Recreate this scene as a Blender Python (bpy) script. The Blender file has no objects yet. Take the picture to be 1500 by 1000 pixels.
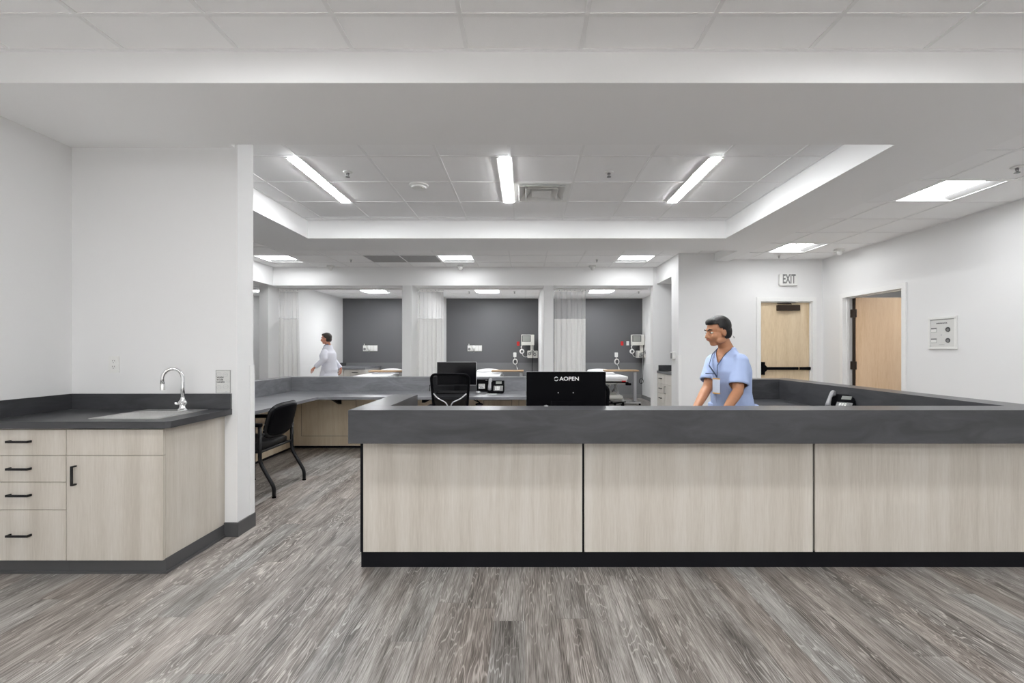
import bpy, bmesh, math, random
from mathutils import Vector, Matrix
random.seed(7)
sc = bpy.context.scene
COL = sc.collection
PI = math.pi
F, CX, CY, EYE = 674.0, 769.0, 512.0, 1.32      # survey constants: focal length (px), principal point, eye height

def X(px, D): return (px - CX) * D / F
def Z(py, D): return EYE - (py - CY) * D / F
def W(px, py, D): return Vector((X(px, D), D, Z(py, D)))

# ------------------------------------------------------------------ materials
def new_mat(name):
    m = bpy.data.materials.new(name); m.use_nodes = True
    nt = m.node_tree; b = nt.nodes['Principled BSDF']
    return m, nt, b
def N(nt, t, **kw):
    n = nt.nodes.new(t)
    for k, v in kw.items(): setattr(n, k, v)
    return n
def plain(name, col, rough=0.5, metal=0.0, noise=0.03, scale=40, bump=0.0, coat=0.0, alpha=1.0, spec=0.5):
    m, nt, b = new_mat(name)
    b.inputs['Roughness'].default_value = rough
    b.inputs['Metallic'].default_value = metal
    b.inputs['Coat Weight'].default_value = coat
    b.inputs['Alpha'].default_value = alpha
    b.inputs['Specular IOR Level'].default_value = spec
    tc = N(nt, 'ShaderNodeTexCoord'); no = N(nt, 'ShaderNodeTexNoise')
    no.inputs['Scale'].default_value = scale; no.inputs['Detail'].default_value = 3
    nt.links.new(tc.outputs['Object'], no.inputs['Vector'])
    mx = N(nt, 'ShaderNodeMix', data_type='RGBA')
    mx.inputs['A'].default_value = (*[c * (1 - noise) for c in col], 1)
    mx.inputs['B'].default_value = (*[min(1, c * (1 + noise)) for c in col], 1)
    nt.links.new(no.outputs['Fac'], mx.inputs['Factor'])
    nt.links.new(mx.outputs['Result'], b.inputs['Base Color'])
    if bump:
        bp = N(nt, 'ShaderNodeBump'); bp.inputs['Strength'].default_value = bump; bp.inputs['Distance'].default_value = 0.002
        nt.links.new(no.outputs['Fac'], bp.inputs['Height']); nt.links.new(bp.outputs['Normal'], b.inputs['Normal'])
    return m
def emit(name, col, s):
    m, nt, b = new_mat(name)
    b.inputs['Base Color'].default_value = (*col, 1)
    b.inputs['Emission Color'].default_value = (*col, 1)
    b.inputs['Emission Strength'].default_value = s
    return m
def ramp(nt, stops):
    r = N(nt, 'ShaderNodeValToRGB'); e = r.color_ramp.elements
    e[0].position, e[0].color = stops[0][0], (*stops[0][1], 1)
    e[1].position, e[1].color = stops[-1][0], (*stops[-1][1], 1)
    for p, c in stops[1:-1]:
        k = e.new(p); k.color = (*c, 1)
    return r
def math_n(nt, op, a=None, b=None):
    n = N(nt, 'ShaderNodeMath', operation=op)
    for i, v in enumerate((a, b)):
        if v is None: continue
        if hasattr(v, 'links'): nt.links.new(v, n.inputs[i])
        else: n.inputs[i].default_value = v
    return n.outputs[0]

def wood_laminate(name, c0, c1, c2, sx=9.0, rough=0.45):
    """vertical straight grain: coordinates squeezed along z; board-like broad bands"""
    m, nt, b = new_mat(name)
    g = N(nt, 'ShaderNodeNewGeometry'); mp = N(nt, 'ShaderNodeMapping')
    mp.inputs['Scale'].default_value = (sx, sx, 0.35)
    nt.links.new(g.outputs['Position'], mp.inputs['Vector'])
    n1 = N(nt, 'ShaderNodeTexNoise'); n1.inputs['Scale'].default_value = 1.0; n1.inputs['Detail'].default_value = 2; n1.inputs['Distortion'].default_value = 0.4
    n2 = N(nt, 'ShaderNodeTexNoise'); n2.inputs['Scale'].default_value = 12; n2.inputs['Detail'].default_value = 6; n2.inputs['Roughness'].default_value = .7
    nt.links.new(mp.outputs[0], n1.inputs['Vector'])
    mp2 = N(nt, 'ShaderNodeMapping'); mp2.inputs['Scale'].default_value = (sx * 1.2, sx * 1.2, 0.55)
    nt.links.new(g.outputs['Position'], mp2.inputs['Vector']); nt.links.new(mp2.outputs[0], n2.inputs['Vector'])
    f = math_n(nt, 'ADD', math_n(nt, 'MULTIPLY', n1.outputs['Fac'], .55), math_n(nt, 'MULTIPLY', n2.outputs['Fac'], .45))
    r = ramp(nt, [(.36, c0), (.5, c1), (.64, c2)])
    nt.links.new(f, r.inputs[0]); nt.links.new(r.outputs[0], b.inputs['Base Color'])
    b.inputs['Roughness'].default_value = rough
    return m

def soapstone(name, c0, c1, rough=0.38):
    m, nt, b = new_mat(name)
    g = N(nt, 'ShaderNodeNewGeometry'); mp = N(nt, 'ShaderNodeMapping'); mp.inputs['Scale'].default_value = (1.3, 1.3, 4.5)
    nt.links.new(g.outputs['Position'], mp.inputs['Vector'])
    n1 = N(nt, 'ShaderNodeTexNoise'); n1.inputs['Scale'].default_value = 2.2; n1.inputs['Detail'].default_value = 7; n1.inputs['Roughness'].default_value = .62; n1.inputs['Distortion'].default_value = 1.1
    nt.links.new(mp.outputs[0], n1.inputs['Vector'])
    r = ramp(nt, [(.3, c0), (.7, c1)]); nt.links.new(n1.outputs['Fac'], r.inputs[0])
    nt.links.new(r.outputs[0], b.inputs['Base Color'])
    rr = N(nt, 'ShaderNodeMapRange'); rr.inputs['To Min'].default_value = rough; rr.inputs['To Max'].default_value = rough + .03
    nt.links.new(n1.outputs['Fac'], rr.inputs['Value']); nt.links.new(rr.outputs[0], b.inputs['Roughness'])
    return m

def vinyl_planks():
    """plank floor: 0.18 m boards running along Y, staggered ends, cerused oak grain"""
    m, nt, b = new_mat('vinyl_plank')
    L = nt.links.new
    g = N(nt, 'ShaderNodeNewGeometry'); sx = N(nt, 'ShaderNodeSeparateXYZ'); L(g.outputs['Position'], sx.inputs[0])
    x, y = sx.outputs['X'], sx.outputs['Y']
    row = math_n(nt, 'FLOOR', math_n(nt, 'DIVIDE', x, 0.152))
    wn = N(nt, 'ShaderNodeTexWhiteNoise', noise_dimensions='1D'); L(row, wn.inputs['W'])
    yo = math_n(nt, 'ADD', y, math_n(nt, 'MULTIPLY', wn.outputs['Value'], 1.22))
    col = math_n(nt, 'FLOOR', math_n(nt, 'DIVIDE', yo, 1.22))
    idv = N(nt, 'ShaderNodeCombineXYZ'); L(row, idv.inputs[0]); L(col, idv.inputs[1])
    wn2 = N(nt, 'ShaderNodeTexWhiteNoise', noise_dimensions='2D'); L(idv.outputs[0], wn2.inputs['Vector'])
    pid = wn2.outputs['Value']
    # per plank offset grain coordinates
    cv = N(nt, 'ShaderNodeCombineXYZ')
    L(math_n(nt, 'ADD', x, math_n(nt, 'MULTIPLY', pid, 31.0)), cv.inputs[0])
    L(math_n(nt, 'ADD', y, math_n(nt, 'MULTIPLY', pid, 57.0)), cv.inputs[1])
    L(math_n(nt, 'MULTIPLY', pid, 9.0), cv.inputs[2])
    mp = N(nt, 'ShaderNodeMapping'); mp.inputs['Scale'].default_value = (9, .9, 1); L(cv.outputs[0], mp.inputs[0])
    nz = N(nt, 'ShaderNodeTexNoise'); nz.inputs['Scale'].default_value = 1.0; nz.inputs['Detail'].default_value = 3; nz.inputs['Roughness'].default_value = .45
    L(mp.outputs[0], nz.inputs['Vector'])
    # contour lines of the soft noise read as cathedral figure
    ringf = math_n(nt, 'SINE', math_n(nt, 'MULTIPLY', nz.outputs['Fac'], 165.0))
    rr = N(nt, 'ShaderNodeMapRange'); rr.inputs['From Min'].default_value = .70; rr.inputs['From Max'].default_value = 1; L(ringf, rr.inputs['Value'])
    mp2 = N(nt, 'ShaderNodeMapping'); mp2.inputs['Scale'].default_value = (230, 7, 1); L(cv.outputs[0], mp2.inputs[0])
    fine = N(nt, 'ShaderNodeTexNoise'); fine.inputs['Scale'].default_value = 1; fine.inputs['Detail'].default_value = 4; fine.inputs['Roughness'].default_value = .6
    L(mp2.outputs[0], fine.inputs['Vector'])
    mp3 = N(nt, 'ShaderNodeMapping'); mp3.inputs['Scale'].default_value = (16, 1.6, 1); L(cv.outputs[0], mp3.inputs[0])
    broad = N(nt, 'ShaderNodeTexNoise'); broad.inputs['Scale'].default_value = 1; broad.inputs['Detail'].default_value = 4; L(mp3.outputs[0], broad.inputs['Vector'])
    f = math_n(nt, 'ADD', math_n(nt, 'MULTIPLY', broad.outputs['Fac'], .55), math_n(nt, 'MULTIPLY', fine.outputs['Fac'], .75))
    f = math_n(nt, 'ADD', f, math_n(nt, 'MULTIPLY', pid, .07))
    r = ramp(nt, [(.46, (.036, .031, .028)), (.58, (.115, .103, .094)), (.70, (.232, .215, .202)), (.86, (.43, .413, .396))])
    L(f, r.inputs[0])
    mx = N(nt, 'ShaderNodeMix', data_type='RGBA'); L(r.outputs[0], mx.inputs['A']); mx.inputs['B'].default_value = (.58, .56, .54, 1)
    msk = N(nt, 'ShaderNodeTexNoise'); msk.inputs['Scale'].default_value = 2.2; L(cv.outputs[0], msk.inputs['Vector'])
    mr = N(nt, 'ShaderNodeMapRange'); mr.inputs['From Min'].default_value = .40; mr.inputs['From Max'].default_value = .60; mr.inputs['To Min'].default_value = .15; L(msk.outputs['Fac'], mr.inputs['Value'])
    L(math_n(nt, 'MULTIPLY', math_n(nt, 'MULTIPLY', rr.outputs[0], mr.outputs[0]), math_n(nt, 'MULTIPLY', fine.outputs['Fac'], 1.35)), mx.inputs['Factor'])
    # thin seams
    fx = math_n(nt, 'FRACT', math_n(nt, 'DIVIDE', x, 0.152)); fy = math_n(nt, 'FRACT', math_n(nt, 'DIVIDE', yo, 1.22))
    seam = math_n(nt, 'MAXIMUM', math_n(nt, 'LESS_THAN', fx, .012), math_n(nt, 'LESS_THAN', fy, .002))
    mx2 = N(nt, 'ShaderNodeMix', data_type='RGBA'); L(mx.outputs['Result'], mx2.inputs['A']); mx2.inputs['B'].default_value = (.05, .045, .04, 1)
    L(math_n(nt, 'MULTIPLY', seam, .35), mx2.inputs['Factor'])
    # slight warm or cool cast from board to board
    tint = N(nt, 'ShaderNodeMix', data_type='RGBA', blend_type='MULTIPLY'); tint.inputs['Factor'].default_value = 1
    tr = ramp(nt, [(0, (1.0, .93, .88)), (.5, (1, .98, .96)), (1, (.95, .99, 1.0))]); L(wn2.outputs['Color'], tr.inputs[0])
    L(mx2.outputs['Result'], tint.inputs['A']); L(tr.outputs[0], tint.inputs['B'])
    L(tint.outputs['Result'], b.inputs['Base Color'])
    b.inputs['Roughness'].default_value = .40
    bp = N(nt, 'ShaderNodeBump'); bp.inputs['Strength'].default_value = .25; bp.inputs['Distance'].default_value = .001
    L(fine.outputs['Fac'], bp.inputs['Height']); L(bp.outputs['Normal'], b.inputs['Normal'])
    return m

M = {}
M['wall'] = plain('wall_paint', (.785, .785, .783), .6, noise=.01, scale=180, bump=.06)
M['soffit'] = plain('soffit_paint', (.92, .92, .918), .6, noise=.01, scale=180, bump=.05)
M['accent'] = plain('accent_paint', (.100, .1005, .106), .55, noise=.02, scale=150, bump=.05)
M['wainscot'] = plain('wainscot_grey', (.165, .166, .172), .45, noise=.02)
M['wainscot_white'] = plain('wainscot_white', (.80, .80, .798), .4, noise=.01)
M['tile'] = plain('ceiling_tile', (.955, .955, .955), .9, noise=.015, scale=220, bump=.25)
M['tbar'] = plain('ceiling_grid_metal', (.87, .87, .87), .45)
M['trimwhite'] = plain('white_frame_paint', (.82, .82, .81), .35)
M['floor'] = vinyl_planks()
M['base'] = plain('rubber_base', (.075, .075, .077), .4)
M['baseblack'] = plain('black_kick', (.007, .007, .009), .55, noise=.2, scale=6, spec=.12)
M['ash'] = wood_laminate('ash_laminate', (.475, .432, .372), (.555, .512, .450), (.615, .578, .522))
M['ashdim'] = wood_laminate('oak_panel_laminate', (.58, .47, .33), (.68, .57, .42), (.75, .66, .51))
M['maple'] = wood_laminate('maple_veneer', (.58, .44, .27), (.70, .56, .38), (.78, .65, .47), sx=5)
M['maplewarm'] = wood_laminate('maple_veneer_warm', (.66, .45, .27), (.74, .53, .34), (.79, .59, .40), sx=4)
M['stone'] = soapstone('soapstone_laminate', (.030, .031, .034), (.062, .063, .068), .30)
M['stonelit'] = soapstone('soapstone_laminate_lit', (.12, .122, .132), (.21, .213, .227), .30)  # paler copy of the soapstone; light and reflection at the rear put into its colour
M['stoneedge'] = plain('pale_edge', (.45, .45, .45), .4)
M['cabwhite'] = wood_laminate('pale_cabinet_laminate', (.56, .53, .48), (.63, .60, .55), (.68, .655, .61))
M['black'] = plain('black_plastic', (.004, .004, .005), .5, spec=.03)
M['blackmesh'] = plain('black_mesh_fabric', (.006, .006, .007), .8, spec=.2)
M['leather'] = plain('black_vinyl', (.005, .005, .006), .36, spec=.35, bump=.3, scale=300)
M['blackmetal'] = plain('black_metal', (.005, .005, .006), .35, spec=.3)
M['bronze'] = plain('dark_bronze', (.035, .022, .015), .35, metal=.4)
M['screen'] = plain('dark_screen', (.002, .002, .003), .15, spec=.3)
M['chrome'] = plain('chrome', (.82, .82, .83), .08, metal=1)
M['steel'] = plain('brushed_steel', (.80, .80, .79), .36, metal=1, noise=.08, scale=90)
M['silver'] = plain('silver_plastic', (.50, .50, .51), .35, metal=.3)
M['phonegrey'] = plain('phone_grey', (.26, .26, .27), .3)
M['white'] = plain('white_plastic', (.78, .78, .76), .35)
M['device'] = plain('device_plastic', (.62, .61, .57), .4)
M['devscreen'] = plain('grey_lcd', (.24, .25, .235), .25)
M['red'] = plain('red_plastic', (.55, .015, .015), .4)
M['sheet'] = plain('white_sheet', (.86, .86, .87), .8, bump=.3, scale=25)
M['grey'] = plain('mid_grey', (.20, .20, .20), .5)
M['darkgrey'] = plain('dark_grey_print', (.06, .06, .06), .6)
M['hole'] = plain('dark_recess', (.015, .015, .015), .7)
M['tabletop'] = plain('tan_laminate', (.42, .28, .16), .4)
M['paper'] = plain('paper', (.66, .66, .64), .7)
M['logo'] = plain('logo_white', (.8, .8, .8), .4)
M['skin'] = plain('tan_skin', (.50, .235, .125), .5, noise=.06, scale=30)
M['skin2'] = plain('light_skin', (.60, .27, .18), .5, noise=.06, scale=30)
M['hair'] = plain('black_hair', (.010, .009, .009), .55, bump=1, scale=160)
M['hair2'] = plain('dark_grey_hair', (.045, .035, .03), .55, bump=1, scale=160)
M['scrub'] = plain('blue_scrub_cloth', (.46, .57, .86), .85, bump=.5, scale=14)
M['navy'] = plain('navy_strap', (.05, .08, .16), .8)
M['badge'] = plain('badge_card', (.62, .68, .80), .5)
M['badgeband'] = plain('badge_band', (.72, .40, .10), .5)
M['coat'] = plain('white_coat_cloth', (.84, .85, .93), .85, bump=.5, scale=14)
M['collar'] = plain('blue_shirt_cloth', (.16, .24, .38), .8)
M['trouser'] = plain('dark_trousers', (.03, .033, .045), .85)
M['shoe'] = plain('black_shoe', (.012, .012, .012), .4)
M['eyewhite'] = plain('eye_white', (.75, .73, .70), .25)
M['iris'] = plain('dark_iris', (.02, .012, .008), .2)
M['lip'] = plain('lip', (.36, .12, .09), .5)
M['handle'] = M['blackmetal']
LSTR = 1.0
M['lamp'] = emit('troffer_lens', (.97, .985, 1), 22)
M['lampfront'] = emit('troffer_lens_front', (.97, .985, 1), 47)
M['lamprear'] = emit('troffer_lens_rear', (.97, .985, 1), 74)
M['lampbay'] = emit('troffer_lens_bay', (.97, .985, 1), 82)
M['reflector'] = plain('greyed_reflector', (.50, .50, .50), .6)  # white wings coloured grey to hold down the glare of the lens
M['lampside'] = emit('side_room_lens', (.97, .985, 1), 24)
M['lamplin'] = emit('linear_lens', (.97, .985, 1), 105)
def mesh_net():
    m, nt, b = new_mat('curtain_net')
    b.inputs['Base Color'].default_value = (.9, .9, .89, 1); b.inputs['Roughness'].default_value = .8
    b.inputs['Alpha'].default_value = .42
    return m
def curtain_cloth():
    m, nt, b = new_mat('curtain_cloth')
    tc = N(nt, 'ShaderNodeTexCoord'); no = N(nt, 'ShaderNodeTexNoise'); no.inputs['Scale'].default_value = 60
    nt.links.new(tc.outputs['Object'], no.inputs['Vector'])
    r = ramp(nt, [(.3, (.86, .858, .845)), (.7, (.90, .898, .885))]); nt.links.new(no.outputs['Fac'], r.inputs[0])
    nt.links.new(r.outputs[0], b.inputs['Base Color'])
    b.inputs['Roughness'].default_value = .85
    b.inputs['Transmission Weight'].default_value = 0
    tr = N(nt, 'ShaderNodeBsdfTranslucent'); tr.inputs['Color'].default_value = (.7, .7, .68, 1)
    mx = N(nt, 'ShaderNodeMixShader'); mx.inputs[0].default_value = .25
    nt.links.new(b.outputs[0], mx.inputs[1]); nt.links.new(tr.outputs[0], mx.inputs[2])
    nt.links.new(mx.outputs[0], nt.nodes['Material Output'].inputs['Surface'])
    return m
M['net'] = mesh_net(); M['curtain'] = curtain_cloth()

# ------------------------------------------------------------------ builders
def root_of(o):
    while o.parent: o = o.parent
    return o
class MB:
    def __init__(s): s.bm = bmesh.new()
    def box(s, x0, x1, y0, y1, z0, z1, bev=0.0):
        bm = bmesh.new() if bev else s.bm
        vs = [bm.verts.new((x, y, z)) for x in (min(x0, x1), max(x0, x1)) for y in (min(y0, y1), max(y0, y1)) for z in (min(z0, z1), max(z0, z1))]
        for f in ((0, 1, 3, 2), (4, 6, 7, 5), (0, 4, 5, 1), (2, 3, 7, 6), (0, 2, 6, 4), (1, 5, 7, 3)):
            bm.faces.new([vs[i] for i in f])
        if bev:
            bmesh.ops.bevel(bm, geom=list(bm.edges), offset=bev, segments=2, affect='EDGES', profile=.5)
            s._merge(bm)
        return s
    def _merge(s, bm, mat=None):
        if mat is not None: bmesh.ops.transform(bm, matrix=mat, verts=bm.verts)
        me = bpy.data.meshes.new('tmp'); bm.to_mesh(me); bm.free(); s.bm.from_mesh(me); bpy.data.meshes.remove(me)
    def obox(s, c, size, rot=(0, 0, 0), bev=0.0):
        t = MB(); t.box(-size[0] / 2, size[0] / 2, -size[1] / 2, size[1] / 2, -size[2] / 2, size[2] / 2, bev)
        from mathutils import Euler
        s._merge(t.bm, Matrix.Translation(Vector(c)) @ Euler(rot).to_matrix().to_4x4()); return s
    def quad(s, *p):
        s.bm.faces.new([s.bm.verts.new(q) for q in p]); return s
    def prism(s, pts, axis, a, b):
        """extrude a 2-D outline along axis ('x','y','z')"""
        def mk(p, t):
            return {'x': (t, p[0], p[1]), 'y': (p[0], t, p[1]), 'z': (p[0], p[1], t)}[axis]
        A = [s.bm.verts.new(mk(p, a)) for p in pts]; B = [s.bm.verts.new(mk(p, b)) for p in pts]
        n = len(pts)
        fs = [s.bm.faces.new(A), s.bm.faces.new(B[::-1])]
        for i in range(n): fs.append(s.bm.faces.new((A[i], B[i], B[(i + 1) % n], A[(i + 1) % n])))
        bmesh.ops.recalc_face_normals(s.bm, faces=fs)
        return s
    def tube(s, pts, r, n=12, closed=False, up=None):
        pts = [Vector(p) for p in pts]; R = r if isinstance(r, (list, tuple)) else [r] * len(pts)
        rings = []; prev = None
        for i, p in enumerate(pts):
            if closed: d = pts[(i + 1) % len(pts)] - pts[i - 1]
            else: d = pts[min(i + 1, len(pts) - 1)] - pts[max(i - 1, 0)]
            d = d.normalized() if d.length > 1e-9 else Vector((0, 0, 1))
            if prev is None: u = d.orthogonal().normalized()
            else:
                u = prev - d * prev.dot(d)
                u = u.normalized() if u.length > 1e-6 else d.orthogonal().normalized()
            prev = u; v = d.cross(u); rr = R[i]; ra, rb = rr if isinstance(rr, (list, tuple)) else (rr, rr)
            rings.append([s.bm.verts.new(p + u * ra * math.cos(2 * PI * k / n) + v * rb * math.sin(2 * PI * k / n)) for k in range(n)])
        m = len(rings)
        for i in range(m if closed else m - 1):
            a, b = rings[i], rings[(i + 1) % m]
            for k in range(n): s.bm.faces.new((a[k], a[(k + 1) % n], b[(k + 1) % n], b[k]))
        if not closed:
            s.bm.faces.new(rings[0][::-1]); s.bm.faces.new(rings[-1])
        return s
    def loft(s, rings, n=20):
        """rings: (centre, ux, uy) with ux, uy half-axis vectors; closed caps"""
        R = []
        for c, a, b in rings:
            c, a, b = Vector(c), Vector(a), Vector(b)
            R.append([s.bm.verts.new(c + a * math.cos(2 * PI * k / n) + b * math.sin(2 * PI * k / n)) for k in range(n)])
        for i in range(len(R) - 1):
            for k in range(n): s.bm.faces.new((R[i][k], R[i][(k + 1) % n], R[i + 1][(k + 1) % n], R[i + 1][k]))
        s.bm.faces.new(R[0][::-1]); s.bm.faces.new(R[-1]); return s
    def cyl(s, p0, p1, r, n=20, r2=None): return s.tube([p0, p1], [r, r if r2 is None else r2], n)
    def lathe(s, prof, c, n=24):
        c = Vector(c); rings = []
        for r, z in prof:
            rings.append([s.bm.verts.new(c + Vector((max(r, 1e-4) * math.cos(2 * PI * k / n), max(r, 1e-4) * math.sin(2 * PI * k / n), z))) for k in range(n)])
        for i in range(len(rings) - 1):
            for k in range(n): s.bm.faces.new((rings[i][k], rings[i][(k + 1) % n], rings[i + 1][(k + 1) % n], rings[i + 1][k]))
        s.bm.faces.new(rings[0][::-1]); s.bm.faces.new(rings[-1]); return s
    def ball(s, c, r, n=16, rot=None):
        r = r if isinstance(r, (list, tuple)) else (r, r, r)
        bm = bmesh.new(); bmesh.ops.create_uvsphere(bm, u_segments=n, v_segments=max(8, n * 3 // 4), radius=1)
        s._merge(bm, Matrix.Translation(Vector(c)) @ (rot or Matrix.Identity(4)) @ Matrix.Diagonal((*r, 1))); return s
    def rrect(s, cx, cy, w, h, r, axis, a, b, n=5):
        pts = []
        for qx, qy, a0 in ((1, 1, 0), (-1, 1, 90), (-1, -1, 180), (1, -1, 270)):
            for k in range(n + 1):
                t = math.radians(a0 + 90 * k / n)
                pts.append((cx + qx * (w / 2 - r) + r * math.cos(t), cy + qy * (h / 2 - r) + r * math.sin(t)))
        return s.prism(pts, axis, a, b)
    def build(s, name, mat, parent=None, smooth=False, mods=None, loc=None):
        bm = s.bm
        bmesh.ops.recalc_face_normals(bm, faces=list(bm.faces))
        me = bpy.data.meshes.new(name)
        if parent is not None:
            off = root_of(parent).location.copy()
        else:
            if loc is not None: off = Vector(loc)
            else:
                xs = [v.co for v in bm.verts]
                off = Vector(((min(v.x for v in xs) + max(v.x for v in xs)) / 2, (min(v.y for v in xs) + max(v.y for v in xs)) / 2, min(v.z for v in xs)))
        bmesh.ops.translate(bm, vec=-off, verts=bm.verts)
        if smooth:
            for f in bm.faces: f.smooth = True
        bm.to_mesh(me); bm.free(); me.materials.append(mat)
        o = bpy.data.objects.new(name, me); COL.objects.link(o)
        if parent is not None: o.parent = parent
        else: o.location = off
        if smooth == 'auto':
            me.set_sharp_from_angle(angle=math.radians(40))
        for k, kw in (mods or []):
            md = o.modifiers.new(k.lower(), k)
            for a, b in kw.items(): setattr(md, a, b)
        return o
def tag(o, label, cat, group=None, kind=None):
    o['label'] = label; o['category'] = cat
    if group: o['group'] = group
    if kind: o['kind'] = kind
    return o
def thing(name, loc, label, cat, group=None):
    o = bpy.data.objects.new(name, None); COL.objects.link(o); o.location = loc; o.empty_display_size = .1
    return tag(o, label, cat, group)
def struct(o): o['kind'] = 'structure'; return o
def sbox(name, mat, *b, bev=0): return struct(MB().box(*b, bev=bev).build(name, mat))
def copy_tree(o, parent=None):
    c = o.copy(); COL.objects.link(c)
    if parent: c.parent = parent
    for ch in [k for k in COL.objects if k.parent == o]: copy_tree(ch, c)
    return c
def text_mb(body, size, depth=.0008, font_scale_x=1.0, align='CENTER', bold=0.0):
    cu = bpy.data.curves.new('t', 'FONT'); cu.body = body; cu.size = size; cu.extrude = depth; cu.align_x = align; cu.align_y = 'CENTER'; cu.offset = bold
    ob = bpy.data.objects.new('t', cu); COL.objects.link(ob)
    me = bpy.data.meshes.new_from_object(ob.evaluated_get(bpy.context.evaluated_depsgraph_get()))
    bpy.data.objects.remove(ob); mb = MB(); mb.bm.from_mesh(me); bpy.data.meshes.remove(me); bpy.data.curves.remove(cu)
    bmesh.ops.scale(mb.bm, vec=(font_scale_x, 1, 1), verts=mb.bm.verts)
    return mb
def place(mb, c, facing):
    """text plane (x right, y up, +z out) -> stand it up facing '-y','+y','-x'"""
    ax = {'-y': Matrix(((1, 0, 0), (0, 0, -1), (0, 1, 0))), '-x': Matrix(((0, 0, -1), (-1, 0, 0), (0, 1, 0))),
          '+y': Matrix(((-1, 0, 0), (0, 0, 1), (0, 1, 0)))}[facing].to_4x4()
    bmesh.ops.transform(mb.bm, matrix=Matrix.Translation(Vector(c)) @ ax, verts=mb.bm.verts); return mb

# ------------------------------------------------------------------ levels (m)
ZB = 2.75      # underside of beams
ZN = 2.92      # near ceiling
ZR = 2.98      # recessed ceiling
ZK = 2.876     # corridor ceiling behind station
ZC = 2.779     # right corridor ceiling
ZY = 2.714     # bay ceiling
ZH = 2.532     # header underside
DB = 12.53     # bay back wall
XL, XR = -3.208, 4.82
YBK = -5.0

# ------------------------------------------------------------------ floor and walls
struct(MB().box(-7.2, 8.0, YBK - .1, 13.0, -.08, 0).build('floor', M['floor']))
sbox('wall_left', M['wall'], XL - .15, XL, YBK, 3.256, 0, 3.1)
sbox('wall_behind', M['wall'], -7.2, XR + .15, YBK - .15, YBK, 0, 3.1)
sbox('wall_alcove', M['wall'], -7.1, X(348, 3.256), 3.256, 3.444, 0, 2.98)
XE = X(348, 3.256)
# right wall with an opening for the open door
DO0, DO1, DOZ = 5.86, 6.97, 2.115
r = MB(); r.box(XR, XR + .13, YBK, DO0, 0, 3.1); r.box(XR, XR + .13, DO1, 7.81, 0, 3.1); r.box(XR, XR + .13, DO0, DO1, DOZ, 3.1)
struct(r.build('wall_right', M['wall']))
DW = 7.45
XW = X(994, DW)
# exit wall with the door opening
EX0, EX1 = 3.80, 4.66
r = MB(); r.box(XW, EX0, DW, 7.81, 0, 3.1); r.box(EX1, XR + .13, DW, 7.81, 0, 3.1); r.box(EX0, EX1, DW, 7.81, 2.115, 3.1)
r.box(EX0, EX1, DW + .2, 7.81, 0, 2.115)
struct(r.build('wall_exit', M['wall']))
# niche beyond the exit wall
NX0, NX1 = XW, 3.2
r = MB(); r.box(NX1, NX1 + .1, 7.81, 8.69, 0, 2.9); r.box(NX0, NX1, 7.81, 8.69, 2.56, 2.95); struct(r.build('wall_niche', M['wall']))
sbox('wall_bay_right_end', M['wall'], 2.42, 3.4, 8.69, 8.86, 0, 2.9)
# bays
sbox('wall_back', M['accent'], -4.963, 3.3, DB, DB + .12, .967, 2.8)
sbox('wall_back_wainscot', M['wainscot'], -4.963, 3.3, DB - .004, DB + .12, .10, .967)
sbox('wall_back_side', M['wall'], -7.1, -5.1, DB, DB + .12, 0, 2.8)
B3R = X(940.9, DB)
r = MB(); r.box(B3R, B3R + .1, 8.86, DB, 0, ZY + .02); struct(r.build('wall_bay_right', M['wall']))
sbox('wall_bay_divider_centre', M['wall'], .36, .54, 8.69, DB, 0, ZH)
sbox('wall_bay_divider_centre_upper', M['wall'], .36, .54, 9.07, DB, ZH, ZY)
sbox('wall_bay_divider_left', M['wall'], -2.32, -2.14, 8.69, DB, 0, ZH)
sbox('wall_bay_divider_left_upper', M['wall'], -2.32, -2.14, 9.07, DB, ZH, ZY)
sbox('wall_bay_left', M['wall'], -5.1, -4.963, 9.07, DB, 0, ZY)
sbox('wall_bay_left_end', M['wall'], -5.02, -4.85, 8.69, 9.07, 0, ZH)
sbox('wall_far_left', M['wall'], -7.1, -7.0, 3.444, DB, 0, 3.0)
# white wainscot sheets on the side walls of the bays
sbox('trim_1', M['wainscot_white'], -4.963, -4.955, 9.2, DB - .01, .10, .967)
sbox('trim_2', M['wainscot_white'], B3R - .008, B3R, 8.9, DB - .01, .10, .967)
sbox('trim_3', M['wainscot_white'], -2.14, -2.132, 9.1, DB - .01, .10, .967)
# base boards
sbox('baseboard_back', M['grey'], -4.95, B3R - .01, DB - .02, DB - .004, 0, .10)
sbox('baseboard_bay_right', M['grey'], B3R - .02, B3R, 8.9, DB - .02, 0, .10)
sbox('baseboard_alcove', M['base'], XE - .115, XE + .012, 3.244, 3.256, 0, .10)
sbox('baseboard_end', M['base'], XE, XE + .012, 3.256, 3.456, 0, .10)
sbox('baseboard_right', M['base'], XR - .012, XR, YBK, DO0 - .06, 0, .10)
sbox('baseboard_exit', M['base'], XW, EX0 - .06, DW - .012, DW, 0, .10)
# room past the open door
r = MB(); r.box(XR + .13, 8.0, 4.4, 4.5, 0, 2.8); r.box(XR + .13, 8.0, 9.0, 9.1, 0, 2.8); r.box(7.9, 8.0, 4.5, 9.0, 0, 2.8)
struct(r.build('wall_side_room', M['wall']))
struct(MB().box(XR + .13, 8.0, 4.4, 9.1, 2.7, 2.8).build('ceiling_side_room', M['tile']))

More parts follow.
